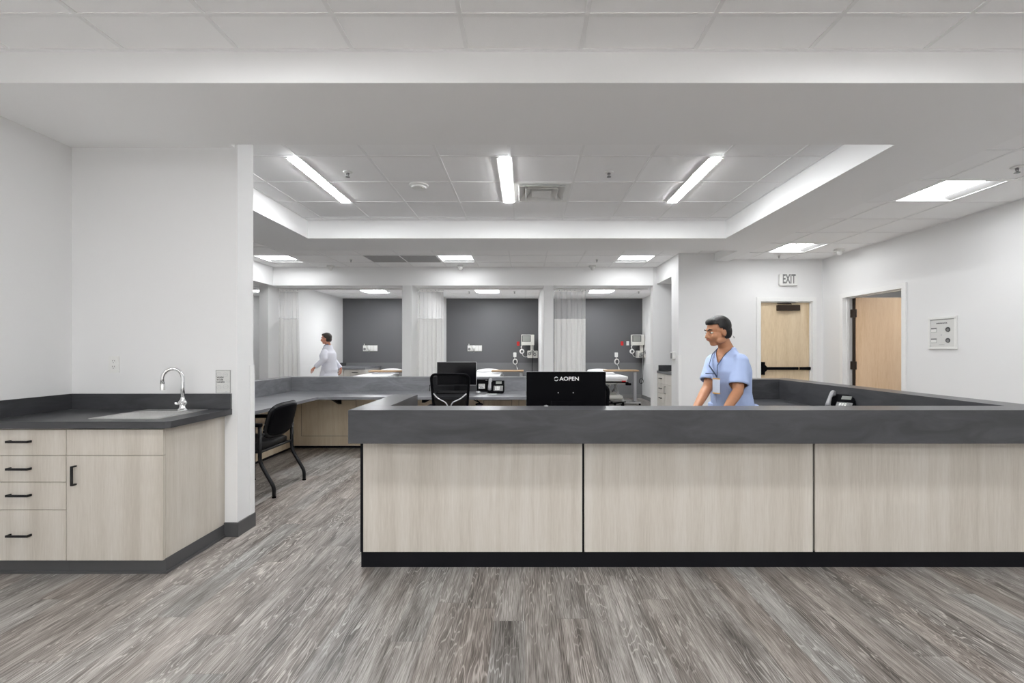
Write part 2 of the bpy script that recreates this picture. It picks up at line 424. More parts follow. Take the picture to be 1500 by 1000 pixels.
# ------------------------------------------------------------------ soffits, beams
def beam(name, *b): return struct(MB().box(*b).build(name, M['soffit']))
beam('ceiling_beam_front', XL, 3.30, 2.468, 3.21, ZB, 3.1)
beam('ceiling_beam_front_right', 3.30, XR, 2.468, 2.95, ZB, 3.1)
beam('ceiling_beam_alcove', XL, XE - .02, 3.21, 3.256, ZB, 3.1)
beam('ceiling_beam_right', 2.58, 3.30, 3.21, 6.65, ZB, 3.1)
beam('ceiling_beam_left', -3.56, -2.79, 3.444, 6.65, ZB, 3.1)
beam('ceiling_beam_rear', -2.79, 2.58, 5.913, 6.65, ZB, 3.1)
beam('ceiling_beam_stub', 3.07, 3.30, 6.65, DW, ZB, 3.1)
beam('ceiling_header_bays', -4.757, 2.42, 8.69, 9.07, ZH, 3.0)
beam('ceiling_header_left', -5.0, -4.757, 3.444, 9.07, ZH, 3.0)

def ceil_grid(name, x0, x1, y0, y1, z, cx, cy, p=.61, py=None, skip=()):
    """lay-in tiles with a metal grid; skip lists cell centres left open for fixtures"""
    py = py or p
    def lines(a, b, c, q):
        k = math.ceil((a - c) / q - 1e-6); L = [a]
        while c + k * q < b - 1e-6:
            if c + k * q > a + .02: L.append(c + k * q)
            k += 1
        return L + [b]
    xs, ys = lines(x0, x1, cx, p), lines(y0, y1, cy, py)
    t = MB()
    for i in range(len(xs) - 1):
        for j in range(len(ys) - 1):
            a, b, c, d = xs[i], xs[i + 1], ys[j], ys[j + 1]
            if any(a < sx < b and c < sy < d for sx, sy in skip): continue
            t.box(a, b, c, d, z + .004, z + .02)
    o = struct(t.build(name, M['tile']))
    g = MB()
    for v in xs[1:-1]: g.box(v - .011, v + .011, y0, y1, z - .001, z + .008)
    for i in range(len(xs) - 1):
        a = xs[i] + (.011 if i else 0); b = xs[i + 1] - (.011 if i < len(xs) - 2 else 0)
        for v in ys[1:-1]: g.box(a, b, v - .011, v + .011, z - .001, z + .008)
    for v in (x0, x1): g.box(v - (.0 if v == x0 else .02), v + (.02 if v == x0 else .0), y0, y1, z - .0025, z + .003)
    for v in (y0, y1): g.box(x0 + .02, x1 - .02, v - (.0 if v == y0 else .02), v + (.02 if v == y0 else .0), z - .0025, z + .003)
    g.build('grid', M['tbar'], o)
    return o

near_cells = [(-1.227, 1.284), (1.823, 1.284)] + [(-1.837 + 1.22 * k, -3.596) for k in range(5)] + [(-1.227, -1.156), (1.823, -1.156)]
# note: near grid lines x=-.312+.61k, y=2.199-.61k
ceil_grid('ceiling', XL, XR, YBK, 2.468, ZN, -.312, 2.199, skip=near_cells)
ceil_grid('ceiling_recess', -2.79, 2.58, 3.21, 5.913, ZR, -.133, 3.955, skip=[(.17, 4.87)])
kl = [(-4.18, 7.9), (-1.17, 7.9), (1.83, 7.9)]
ceil_grid('ceiling_corridor', -4.757, 3.07, 6.65, 8.69, ZK, -1.475, 7.60, skip=kl + [(-2.35, 7.9), (-1.76, 7.9)])
ceil_grid('ceiling_corridor_left', -4.757, -3.56, 3.444, 6.65, ZK, -1.475, 7.60)
rl = [(3.90, 4.25), (3.90, 6.6)]
ceil_grid('ceiling_right', 3.30, XR, 2.95, DW, ZC, 3.605, 3.955, .605, .593, skip=rl)
for q, (a_, b_, c_) in enumerate(((-4.963, -2.32, -3.60), (-2.14, .36, -.90), (.54, B3R, 1.83))):
    ceil_grid('ceiling_bay', a_, b_, 9.07, DB, ZY, c_ - .305, 10.745, skip=[(c_, 11.05)])
ceil_grid('ceiling_far_left', -7.0, -5.0, 3.444, DB, ZY + .001, -6.6, 10.745, skip=[(-6.3, 11.05)])

# ------------------------------------------------------------------ lights
def troffer(cx, cy, z, w, d, along, label, group, lamp='lamp'):
    """recessed 2x2: lens down the middle, flared white wings each side"""
    t = thing('ceiling_light', (cx, cy, z), label, 'ceiling light', group)
    f = MB(); h = .075; e = .018
    f.box(cx - w/2, cx + w/2, cy - d/2, cy - d/2 + e, z, z + h); f.box(cx - w/2, cx + w/2, cy + d/2 - e, cy + d/2, z, z + h)
    f.box(cx - w/2, cx - w/2 + e, cy - d/2 + e, cy + d/2 - e, z, z + h); f.box(cx + w/2 - e, cx + w/2, cy - d/2 + e, cy + d/2 - e, z, z + h)
    f.box(cx - w/2, cx + w/2, cy - d/2, cy + d/2, z + h, z + h + .01)
    f.build('housing', M['white'], t)
    a = (w if along == 'y' else d) / 2 - e; lw = .15
    ln = MB()
    for s in (-1, 1):
        wg = MB()
        P = [(s * a, z + .004), (s * lw, z + .045), (s * lw, z + .05), (s * a, z + .009)]
        if along == 'y': wg.prism([(cx + p, q) for p, q in P], 'y', cy - d/2 + e, cy + d/2 - e)
        else: wg.prism([(cy + p, q) for p, q in P], 'x', cx - w/2 + e, cx + w/2 - e)
        wg.build('reflector', M['reflector'], t)
    P = [(-lw, z + .045), (-lw + .03, z + .014), (lw - .03, z + .014), (lw, z + .045)]
    if along == 'y': ln.prism([(cx + p, q) for p, q in P], 'y', cy - d/2 + e, cy + d/2 - e)
    else: ln.prism([(cy + p, q) for p, q in P], 'x', cx - w/2 + e, cx + w/2 - e)
    ln.build('lens', M[lamp], t)
for i, (cx_, cy_) in enumerate(near_cells):
    # cells of the near grid
    x0 = -.312 + .61 * math.floor((cx_ + .312) / .61); y0 = 2.199 + .61 * math.floor((cy_ - 2.199) / .61)
    troffer(x0 + .305, y0 + .305, ZN, .586, .586, 'x', 'square recessed ceiling light over the floor in front of the counter', 'recessed lights of the front room', 'lamprear' if cy_ < -3 else 'lampfront')
for (cx_, cy_), lb in zip([(-1.475 - 5 * .61 + .305 + 0, 7.905), (-1.17, 7.905), (1.88, 7.905)],
        ['square recessed light of the corridor ceiling, leftmost beside the left bulkhead', 'square recessed light of the corridor ceiling, next to the two grey return grilles', 'square recessed light of the corridor ceiling, in front of the rightmost bay']):
    troffer(cx_, cy_, ZK, .586, .586, 'x', lb, 'recessed lights in the corridor ceiling')
troffer(3.605 + .3025, 3.955 + .2965, ZC, .58, .57, 'y', 'large square recessed light nearest on the right corridor ceiling', 'recessed lights in the right corridor ceiling')
troffer(3.605 + .3025, 3.955 + .593 * 4.5, ZC, .58, .57, 'y', 'smaller looking square recessed light in front of the exit door wall', 'recessed lights in the right corridor ceiling')
for xx, lb in ((-3.60, 'recessed light on the ceiling of the left bay, above the man in the white coat'), (-.90, 'recessed light on the ceiling of the middle bay'), (1.83, 'recessed light on the ceiling of the right bay')):
    troffer(xx, 11.05, ZY, .586, .586, 'x', lb, 'recessed lights in the bay ceilings', 'lampbay')
troffer(-6.295, 11.05, ZY + .001, .586, .586, 'x', 'recessed light seen past the left bulkhead through the gap by the wall end', None)
for k, lb in ((-3, 'slim linear ceiling light, leftmost of the three in the recessed ceiling'), (0, 'slim linear ceiling light beside the square air diffuser'), (3, 'slim linear ceiling light, rightmost of the three in the recessed ceiling')):
    xc = -.133 - .046 + .61 * k
    t = thing('linear_light', (xc, 4.57, ZR), lb, 'ceiling light', 'linear lights in the recessed ceiling')
    f = MB(); f.box(xc - .067, xc + .067, 3.966, 5.175, ZR - .006, ZR + .002); f.build('frame', M['white'], t)
    MB().box(xc - .043, xc + .043, 3.975, 5.166, ZR - .012, ZR - .0062).build('lens', M['lamplin'], t)
t = thing('ceiling_light', (6.3, 6.4, 2.7), 'flat ceiling light inside the side room behind the open door, out of sight', 'ceiling light')
MB().box(6.0, 6.6, 5.6, 6.2, 2.68, 2.6995).build('housing', M['white'], t)
MB().box(6.03, 6.57, 5.63, 6.17, 2.672, 2.6798).build('lens', M['lampside'], t)

# ceiling fittings
t = thing('air_diffuser', (.172, 4.87, ZR), 'square stepped supply air diffuser in the recessed ceiling beside the middle linear light', 'air vent')
f = MB(); a, c = .172, 4.87
x0, x1, y0, y1 = -.125, .469, 4.575, 5.165
x0, x1, y0, y1 = -.120, .464, 4.577, 5.163
def ring(mb, x0, x1, y0, y1, w, z0, z1):
    mb.box(x0, x1, y0, y0 + w, z0, z1); mb.box(x0, x1, y1 - w, y1, z0, z1); mb.box(x0, x0 + w, y0 + w, y1 - w, z0, z1); mb.box(x1 - w, x1, y0 + w, y1 - w, z0, z1)
ring(f, x0, x1, y0, y1, .05, ZR - .004, ZR + .004); f.box(x0, x1, y0, y1, ZR + .07, ZR + .08); f.build('frame', M['white'], t)
g = MB()
for k, (s0, s1, zz) in enumerate(((.235, .17, .0), (.165, .115, -.004))):
    for i in range(4):
        q = [(1, 1), (-1, 1), (-1, -1), (1, -1)]; A, B = q[i], q[(i + 1) % 4]
        g.quad((a + A[0] * s0, c + A[1] * s0, ZR - .012 + zz), (a + B[0] * s0, c + B[1] * s0, ZR - .012 + zz), (a + B[0] * s1, c + B[1] * s1, ZR + .05), (a + A[0] * s1, c + A[1] * s1, ZR + .05))
g.build('cone', M['white'], t, mods=[('SOLIDIFY', dict(thickness=.003))])
MB().box(a - .10, a + .10, c - .10, c + .10, ZR - .016, ZR - .012).build('centre_plate', M['white'], t)
for x, lb in ((-2.39, 'grey perforated return grille of the corridor ceiling, the left one of the pair'), (-1.78, 'grey perforated return grille of the corridor ceiling, the right one of the pair')):
    k = MB(); k.box(x - .293, x + .293, 7.612, 8.198, ZK - .0, ZK + .012)
    tag(k.build('return_grille', plain('perforated_grille', (.36, .36, .36), .7, noise=.5, scale=400)), lb, 'air vent', 'return grilles in the corridor ceiling')
def sprinkler(x, y, z, lb, s=1.0):
    t = thing('sprinkler_head', (x, y, z), lb, 'sprinkler', 'sprinkler heads')
    MB().lathe([(.0, 0), (.042 * s, 0), (.042 * s, -.004), (.03 * s, -.008), (.012 * s, -.008), (0, -.008)], (x, y, z)).build('escutcheon', M['white'], t, True)
    b = MB(); b.cyl((x, y, z - .008), (x, y, z - .022), .009 * s); b.cyl((x - .014, y, z - .012), (x - .003, y, z - .045), .0035); b.cyl((x + .014, y, z - .012), (x + .003, y, z - .045), .0035)
    b.cyl((x, y, z - .045), (x, y, z - .048), .02 * s); b.build('body', M['grey'], t, 'auto')
sprinkler(-1.656, 4.30, ZR, 'sprinkler head of the recessed ceiling, beside the left linear light')
sprinkler(.785, 4.30, ZR, 'sprinkler head of the recessed ceiling, between air diffuser and right linear light')
sprinkler(3.93, 3.675, ZC, 'sprinkler head on the right corridor ceiling at the edge of the picture')
sprinkler(-3.0, 7.93, ZK, 'small sprinkler head on the corridor ceiling left of the grey grilles', .6)
sprinkler(1.24, 7.93, ZK, 'small sprinkler head on the corridor ceiling left of the right square light', .6)
sprinkler(3.92, 7.1, ZC, 'small sprinkler head on the right corridor ceiling near the exit wall', .6)
sprinkler(-1.33, 11.0, ZY, 'small sprinkler head on the middle bay ceiling, left of its light', .9)
sprinkler(-.25, 11.0, ZY, 'small sprinkler head on the middle bay ceiling, right of its light', .9)
sprinkler(2.72, 11.0, ZY, 'small sprinkler head on the right bay ceiling', .9)
t = thing('smoke_detector', (-1.07, 4.64, ZR), 'round white smoke detector on the recessed ceiling', 'smoke detector')
MB().lathe([(0, 0), (.095, 0), (.095, -.012), (.075, -.02), (.07, -.034), (0, -.036)], (-1.07, 4.64, ZR)).build('base', M['white'], t, 'auto')
MB().cyl((-1.07 + .04, 4.62, ZR - .034), (-1.07 + .04, 4.62, ZR - .04), .014).build('indicator', M['device'], t)
def motion(x, y, z, lb):
    t = thing('motion_sensor', (x, y, z), lb, 'motion sensor', 'ceiling motion sensors')
    MB().rrect(x, y, .12, .09, .02, 'z', z - .03, z).build('housing', M['white'], t)
    MB().ball((x, y - .01, z - .045), (.042, .042, .045), 16).build('dome', M['white'], t, True)
motion(-3.60, 8.52, ZK, 'white dome sensor on the corridor ceiling above the left bay')
motion(-1.19, 8.52, ZK, 'white dome sensor on the corridor ceiling under the middle square light')
motion(1.25, 8.52, ZK, 'white dome sensor on the corridor ceiling above the right bay curtain')
motion(4.57, 6.69, ZC, 'white dome sensor in the corner of the right corridor ceiling')

# ------------------------------------------------------------------ sink run
GAP = .0016
def pull(mb_parent, c, axis, L=.125, out='-y', proj=.028):
    """flat bar pull"""
    h = MB(); cx_, cy_, cz_ = c; t = .0065
    o = -1 if out[0] == '-' else 1
    if out[1] == 'y':
        ya, yb = cy_, cy_ + o * proj
        if axis == 'x':
            h.box(cx_ - L/2, cx_ + L/2, yb, yb - o * .006, cz_ - t, cz_ + t)
            for s in (-1, 1): h.box(cx_ + s * L/2 - (s > 0) * .008, cx_ + s * L/2 + (s < 0) * .008, ya, yb - o * .006, cz_ - t, cz_ + t)
        else:
            h.box(cx_ - t, cx_ + t, yb, yb - o * .006, cz_ - L/2, cz_ + L/2)
            for s in (-1, 1): h.box(cx_ - t, cx_ + t, ya, yb - o * .006, cz_ + s * L/2 - (s > 0) * .008, cz_ + s * L/2 + (s < 0) * .008)
    else:
        xa, xb = cx_, cx_ + o * proj
        if axis == 'y':
            h.box(xb, xb - o * .006, cy_ - L/2, cy_ + L/2, cz_ - t, cz_ + t)
            for s in (-1, 1): h.box(xa, xb - o * .006, cy_ + s * L/2 - (s > 0) * .008, cy_ + s * L/2 + (s < 0) * .008, cz_ - t, cz_ + t)
        else:
            h.box(xb, xb - o * .006, cy_ - t, cy_ + t, cz_ - L/2, cz_ + L/2)
            for s in (-1, 1): h.box(xa, xb - o * .006, cy_ - t, cy_ + t, cz_ + s * L/2 - (s > 0) * .008, cz_ + s * L/2 + (s < 0) * .008)
    return h.build('handle', M['handle'], mb_parent)
YC = 2.70
xs0, xs1, xs2 = XL + .003, -2.692, -2.123
c1 = thing('drawer_cabinet', ((xs0 + xs1) / 2, 2.98, 0), 'pale ash four-drawer base cabinet at the left edge under the sink counter', 'cabinet')
MB().box(xs0, xs1 - .0005, YC + .019, 3.25, .09, .856).build('body', M['ash'], c1)
tk = MB(); tk.box(xs0, xs1 - .0005, 2.72, 2.735, 0, .088); tk.box(xs0, xs1 - .0005, 2.71, 2.72, 0, .014); tk.build('toe_kick', M['base'], c1)
zz = [Z(821, YC), Z(746.5, YC), Z(706, YC), Z(667, YC), .852]
hz = [785, 726, 687, 647]
for i in range(4):
    d = MB().box(xs0 + .003, xs1 - .002, YC, YC + .018, zz[i] + GAP, zz[i + 1] - GAP, bev=.001).build('drawer', M['ash'], c1)
    pull(d, (-2.957, YC, Z(hz[i], YC - .02)), 'x', .128)
c2 = thing('sink_cabinet', ((xs1 + xs2) / 2, 2.98, 0), 'pale ash base cabinet with one door and a false front under the sink', 'cabinet')
bx = MB(); bx.box(xs1 + .0005, xs1 + .018, YC + .019, 3.25, .09, .856); bx.box(xs1 + .018, xs2 - .02, YC + .03, 3.25, .09, .11); bx.box(xs1 + .018, xs2 - .02, 3.235, 3.25, .11, .856)
bx.build('body', M['ash'], c2)
MB().box(xs2 - .019, xs2, YC + .0185, 3.254, .088, .858).build('end_panel', M['ash'], c2)
tk = MB(); tk.box(xs1 + .0005, xs2 + .004, 2.72, 2.735, 0, .088); tk.box(xs2 - .01, xs2 + .004, 2.735, 3.243, 0, .088)
tk.box(xs1 + .0005, xs2 + .014, 2.71, 2.72, 0, .014); tk.box(xs2 + .004, xs2 + .014, 2.72, 3.243, 0, .014)
tk.build('toe_kick', M['base'], c2)
d = MB().box(xs1 + .002, xs2 - .001, YC, YC + .018, zz[0] + GAP, zz[3] - GAP, bev=.001).build('door', M['ash'], c2)
pull(d, (X(106, YC - .02), YC, Z(697, YC - .02)), 'z', .115)
MB().box(xs1 + .002, xs2 - .001, YC, YC + .018, zz[3] + GAP, .852, bev=.001).build('false_front', M['ash'], c2)
# countertop with sink cut-out
sxa, sxb, sya, syb = -2.625, -2.205, 2.765, 3.20
ct = MB(); XCT = -2.072
ct.box(XL + .001, sxa + .01, 2.672, 3.2555, .862, .902)
ct.box(sxa + .01, sxb - .01, 2.672, sya + .01, .862, .902); ct.box(sxa + .01, sxb - .01, syb - .01, 3.2555, .862, .902)
ct.prism([(sxb - .01, 2.672), (XCT - .022, 2.672), (XCT, 2.694), (XCT, 3.2555), (sxb - .01, 3.2555)], 'z', .862, .902)
cto = ct.build('sink_countertop', M['stone']); tag(cto, 'dark grey stone-look countertop with low backsplash around the steel sink', 'countertop')
bs = MB(); bs.box(XL + .001, XCT - .002, 3.236, 3.2555, .902, 1.010); bs.box(XL + .001, XL + .02, 2.672, 3.236, .902, 1.010)
bs.build('backsplash', M['stone'], cto)
# sink
sk = thing('sink', ((sxa + sxb) / 2, 2.98, .902), 'stainless steel drop-in sink basin in the dark left countertop', 'sink')
r = MB()
bxa, bxb, bya, byb = sxa + .045, sxb - .03, sya + .03, syb - .11
r.box(sxa, bxa, sya, syb, .9025, .907, ); r.box(bxb, sxb, sya, syb, .9025, .907); r.box(bxa, bxb, sya, bya, .9025, .907); r.box(bxa, bxb, byb, syb, .9025, .907)
r.build('rim', M['steel'], sk)
bb = bmesh.new(); o_ = MB()
o_.rrect((bxa + bxb) / 2, (bya + byb) / 2, bxb - bxa, byb - bya, .05, 'z', .74, .905)
bmf = [f for f in o_.bm.faces if abs(f.normal.z) > .9 and f.calc_center_median().z > .85]
o_.bm.faces.ensure_lookup_table()
top = max(o_.bm.faces, key=lambda f: f.calc_center_median().z); o_.bm.faces.remove(top)
o_.build('basin', M['steel'], sk, 'auto', mods=[('SOLIDIFY', dict(thickness=.002, offset=0))])
MB().cyl(((bxa + bxb) / 2, (bya + byb) / 2, .742), ((bxa + bxb) / 2, (bya + byb) / 2, .746), .045).build('drain', M['chrome'], sk)
# faucet
fx, fy = -2.335, 3.14
fa = thing('faucet', (fx, fy, .907), 'chrome gooseneck faucet curving over the steel sink', 'faucet')
MB().lathe([(0, 0), (.034, 0), (.034, .006), (.026, .012), (.022, .02), (.02, .035), (.03, .05), (.026, .06), (.014, .075), (.013, .09), (0, .09)], (fx, fy, .907)).build('base', M['chrome'], fa, 'auto')
pts = [(fx, fy, .99), (fx, fy, 1.06), (fx, fy, 1.125)]
dx, dy = -.075, -.045
for k in range(1, 13):
    a = PI * k / 12; pts.append((fx + dx * (1 - math.cos(a)) * .5 * 1.25, fy + dy * (1 - math.cos(a)) * .5 * 1.25, 1.125 + .066 * math.sin(a)))
e = pts[-1]; pts += [(e[0], e[1], 1.085)]
MB().tube(pts, .0115, 14).build('spout', M['chrome'], fa, True)
MB().lathe([(0, 0), (.0145, 0), (.0145, .035), (.012, .04), (0, .04)], (e[0], e[1], 1.05)).build('aerator', M['steel'], fa, 'auto')
for s in (-1, 1):
    h = MB(); h.ball((fx + s * .014, fy - .028, .955), (.016, .02, .008), 12); h.tube([(fx, fy - .015, .95), (fx + s * .018, fy - .05, .962)], [.006, .004], 8)
    h.build('lever', M['chrome'], fa, True)
# outlet
def duplex(x, y, z, w, h, lb, group=None, mat=None, face='-y', name='power_outlet', cat='power outlet'):
    t = thing(name, (x, y, z), lb, cat, group)
    MB().rrect(x, z, w, h, .005, 'y', y - .006, y - .0005).build('plate', mat or M['white'], t)
    for s in (-1, 1):
        so = MB().rrect(x, z + s * h * .17, w * .42, h * .24, .006, 'y', y - .0085, y - .006).build('socket', mat or M['white'], t)
        sl = MB()
        for q in (-1, 1): sl.box(x + q * w * .09 - .0012, x + q * w * .09 + .0012, y - .0092, y - .0084, z + s * h * .17 + .001, z + s * h * .17 + .010)
        sl.cyl((x, y - .0092, z + s * h * .17 - .007), (x, y - .0084, z + s * h * .17 - .007), .0024, 10)
        sl.build('slot', M['hole'], so)
    return t
duplex(X(166.5, 3.25), 3.256, Z(533.5, 3.25), .075, .118, 'white duplex outlet on the alcove wall above the dark countertop')
# notice beside the faucet
nx, nz = X(325, 3.235), Z(558.8, 3.235)
nt_ = thing('hand_washing_notice', (nx, 3.253, nz - .08), 'small grey printed hand washing notice standing on the backsplash by the wall end', 'notice')
nw, nh = .103, .160
MB().box(nx - nw/2, nx + nw/2, 3.249, 3.2545, nz - nh/2, nz + nh/2).build('card', M['paper'], nt_)
f = MB(); ring2 = [(nx - nw/2, nx + nw/2, nz + nh/2 - .002, nz + nh/2), (nx + nw/2 - .002, nx + nw/2, nz - nh/2, nz + nh/2), (nx - nw/2, nx - nw/2 + .0015, nz - nh/2, nz + nh/2)]
for q in ring2: f.box(q[0], q[1], 3.247, 3.2489, q[2], q[3])
f.build('border', M['grey'], nt_)
tx = text_mb('WASH\nYOUR\nHANDS', .0165, .0004, align='LEFT', bold=.0004); place(tx, (nx - nw/2 + .007, 3.2484, nz + .012), '-y'); tx.build('lettering', M['darkgrey'], nt_)
f = MB()
for (u, v, rr) in ((-.030, .052, .016), (.016, .048, .017), (.034, .002, .013), (.018, -.036, .018), (-.030, -.040, .016), (.004, -.004, .008)):
    f.tube([(nx + u + rr * math.cos(2 * PI * k / 14), 3.2484, nz + v + rr * .8 * math.sin(2 * PI * k / 14)) for k in range(14)], .0009, 5, closed=True)
    f.box(nx + u - rr * .5, nx + u + rr * .5, 3.248, 3.2488, nz + v - .001, nz + v + .001)
f.box(nx + .016, nx + .028, 3.248, 3.2488, nz - .074, nz - .071)
f.build('pictogram', M['silver'], nt_)
# corner guards
g = MB(); g.box(XE + .0005, XE + .004, 3.40, 3.456, .10, 1.205); g.box(XE - .045, XE + .0005, 3.4445, 3.456, .10, 1.205)
tag(g.build('corner_guard', M['trimwhite']), 'white corner guard on the wall end beside the black armchair', 'corner guard')
g = MB(); g.box(XW - .003, XW + .045, DW - .003, DW - .0005, .10, 1.23); g.box(XW - .003, XW - .0005, DW - .0005, DW + .045, .10, 1.23)
tag(g.build('corner_guard', M['trimwhite']), 'white corner guard on the wall corner left of the man in blue', 'corner guard')

# ------------------------------------------------------------------ reception counter
LZ, LB, WZ = .979, .789, .752          # ledge top, apron bottom, work surface
RX1, RX0, RD0, RD1 = 3.13, 2.92, 5.28, 5.50
rc = thing('reception_counter', (.9, 2.8, 0), 'large ash-panelled reception counter with dark grey ledge in the foreground', 'counter')
lg = MB()
lg.box(-1.0, RX1, 2.60, 2.80, LB, LZ)                      # front apron and ledge
lg.box(-1.0, -.818, 2.80, 3.51, LB, LZ)                    # short return, left
lg.box(RX0, RX1, 2.80, RD1, .718, LZ)                        # long return, right
lg.box(2.36, RX0, RD0, RD1, .718, LZ)                        # rear return
lg.build('ledge', M['stone'], rc, mods=[('BEVEL', dict(width=.0015, segments=1, limit_method='ANGLE'))])
PN = [-.985, .353, 1.748, 3.09]
for i in range(3):
    a = PN[i] + .007; b = PN[i + 1] - .007
    MB().box(a, b, 2.783, 2.80, .098, LB - .0005).build('front_panel', M['ash'], rc)
sp = MB(); sp.box(-.998, -.98, 2.79, 3.49, .095, LB - .0005); sp.box(-.98, 3.1, 2.801, 2.812, .09, LB - .0005)
sp.build('backing_panel', M['baseblack'], rc)
MB().box(-.978, -.80, 2.815, 3.49, .0, LB - .0005).build('end_wall', M['ash'], rc)
MB().box(2.94, 3.11, 2.815, RD1 - .02, 0, .7175).build('side_wall', M['ash'], rc)
MB().box(2.38, 2.94, RD0 + .02, RD1 - .02, 0, .7175).build('rear_wall', M['ash'], rc)
MB().box(-.995, 3.1, 2.796, 2.8008, 0, .092).build('toe_kick', M['baseblack'], rc)
ws = MB(); ws.box(-.79, 2.92, 2.813, 3.46, WZ - .03, WZ); ws.box(2.16, 2.92, 3.46, 5.29, WZ - .03, WZ)
ws.build('worktop', M['stone'], rc, mods=[('BEVEL', dict(width=.002, segments=1, limit_method='ANGLE'))])
for x in (.7, 2.1): MB().box(x, x + .03, 2.82, 3.40, 0, WZ - .031).build('support_panel', M['ash'], rc)

# ------------------------------------------------------------------ rear workstation
BZ = .944
wk = thing('rear_workstation', (-1.6, 6.0, 0), 'grey L-shaped desk run with tall backsplash behind the mesh chair and armchair', 'counter')
s = MB(); s.box(-3.38, .62, 6.30, 6.50, .715, BZ); s.box(-3.38, -3.20, 3.46, 6.30, .715, BZ)
s.build('backsplash_ledge', M['stonelit'], wk, mods=[('BEVEL', dict(width=.0015, segments=1, limit_method='ANGLE'))])
s = MB(); s.box(-3.19, .60, 5.52, 6.299, WZ - .032, WZ); s.box(-3.199, -2.49, 3.46, 5.52, WZ - .032, WZ)
s.build('worktop', M['stonelit'], wk)
MB().box(-3.1, .60, 6.18, 6.20, .03, WZ - .033).build('rear_panel', M['ashdim'], wk)
MB().box(-3.12, -3.10, 3.46, 6.2, .03, WZ - .033).build('side_panel', M['ashdim'], wk)
s = MB(); s.box(-3.1, .60, 6.19, 6.21, 0, .03); s.box(-3.13, -3.11, 3.46, 6.2, 0, .03); s.build('toe_kick', M['baseblack'], wk)
s = MB(); s.box(-3.36, .60, 6.32, 6.48, 0, .714); s.box(-3.36, -3.22, 3.46, 6.32, 0, .714); s.build('knee_wall', M['wall'], wk)
def access(x0, x1, z0, z1):
    s = MB(); s.box(x0, x1, 6.1765, 6.1795, z0, z1, bev=.001); s.build('access_panel', M['ashdim'], wk)
    g = MB(); w = .004
    for q in ((x0 - w, x1 + w, z1, z1 + w), (x0 - w, x1 + w, z0 - w, z0), (x0 - w, x0, z0, z1), (x1, x1 + w, z0, z1)): g.box(q[0], q[1], 6.1785, 6.1799, q[2], q[3])
    g.build('reveal', M['bronze'], wk)
access(-3.0, -2.27, .165, .64); access(-.55, -.18, .165, .64); access(-.08, .35, .165, .64); access(-1.5, -.8, .165, .64)
s = MB(); s.prism([(5.80, WZ - .033), (6.15, WZ - .033), (6.17, WZ - .033), (6.17, WZ - .16), (6.15, WZ - .16)], 'x', -2.50, -2.46)
s.build('bracket', M['black'], wk)
MB().box(-1.5 + .2, -1.5 + .24, 5.80, 6.17, WZ - .10, WZ - .033).build('bracket', M['black'], wk)

# ------------------------------------------------------------------ black armchair at the left worktop (faces -x)
ac = thing('armchair', (-2.5, 4.38, 0), 'black vinyl armchair with bent tube legs at the left worktop beside the wall end', 'chair')
YN, YF = 4.10, 4.66
def legtube(pts, r=.0145): return MB().tube(pts, r, 12)
def smoothpath(P, n=5):
    """round the corners of a polyline"""
    P = [Vector(p) for p in P]; out = [P[0]]
    for i in range(1, len(P) - 1):
        a, b, c = P[i - 1], P[i], P[i + 1]; q = min(.05, (a - b).length * .45, (c - b).length * .45)
        s, e = b + (a - b).normalized() * q, b + (c - b).normalized() * q
        for k in range(n + 1):
            t = k / n; out.append(s * (1 - t) ** 2 + b * 2 * t * (1 - t) + e * t * t)
    return out + [P[-1]]
for yy in (YN, YF):
    lg_ = legtube(smoothpath([(-2.362, yy, .655), (-2.362, yy, .315), (-2.236, yy, .095), (-2.236, yy, .012)]), .0165).build('leg', M['blackmetal'], ac, True)
    MB().cyl((-2.236, yy, 0), (-2.236, yy, .014), .017).build('glide', M['black'], lg_)
    lg_ = legtube(smoothpath([(-2.745, yy, .012), (-2.745, yy, .63)]), .0155).build('leg', M['blackmetal'], ac, True)
    MB().cyl((-2.745, yy, 0), (-2.745, yy, .014), .017).build('glide', M['black'], lg_)
    a = MB(); a.rrect((-2.362 - 2.76) / 2, yy, .44, .05, .022, 'z', .632, .664); a.build('armrest', M['black'], ac, 'auto', mods=[('BEVEL', dict(width=.008, segments=2, limit_method='ANGLE'))])
fr = MB()
for xx in (-2.362, -2.74): fr.cyl((xx, YN, .405 if xx > -2.5 else .40), (xx, YF, .405 if xx > -2.5 else .40), .011)
for yy in (YN + .03, YF - .03): fr.cyl((-2.362, yy, .40), (-2.74, yy, .40), .011)
fr.build('seat_frame', M['blackmetal'], ac, 'auto')
s = MB(); s.obox((-2.60, 4.38, .445), (.46, .47, .085), (0, .05, 0), .03); s.build('seat', M['leather'], ac, True, mods=[('SUBSURF', dict(levels=1, render_levels=1))])
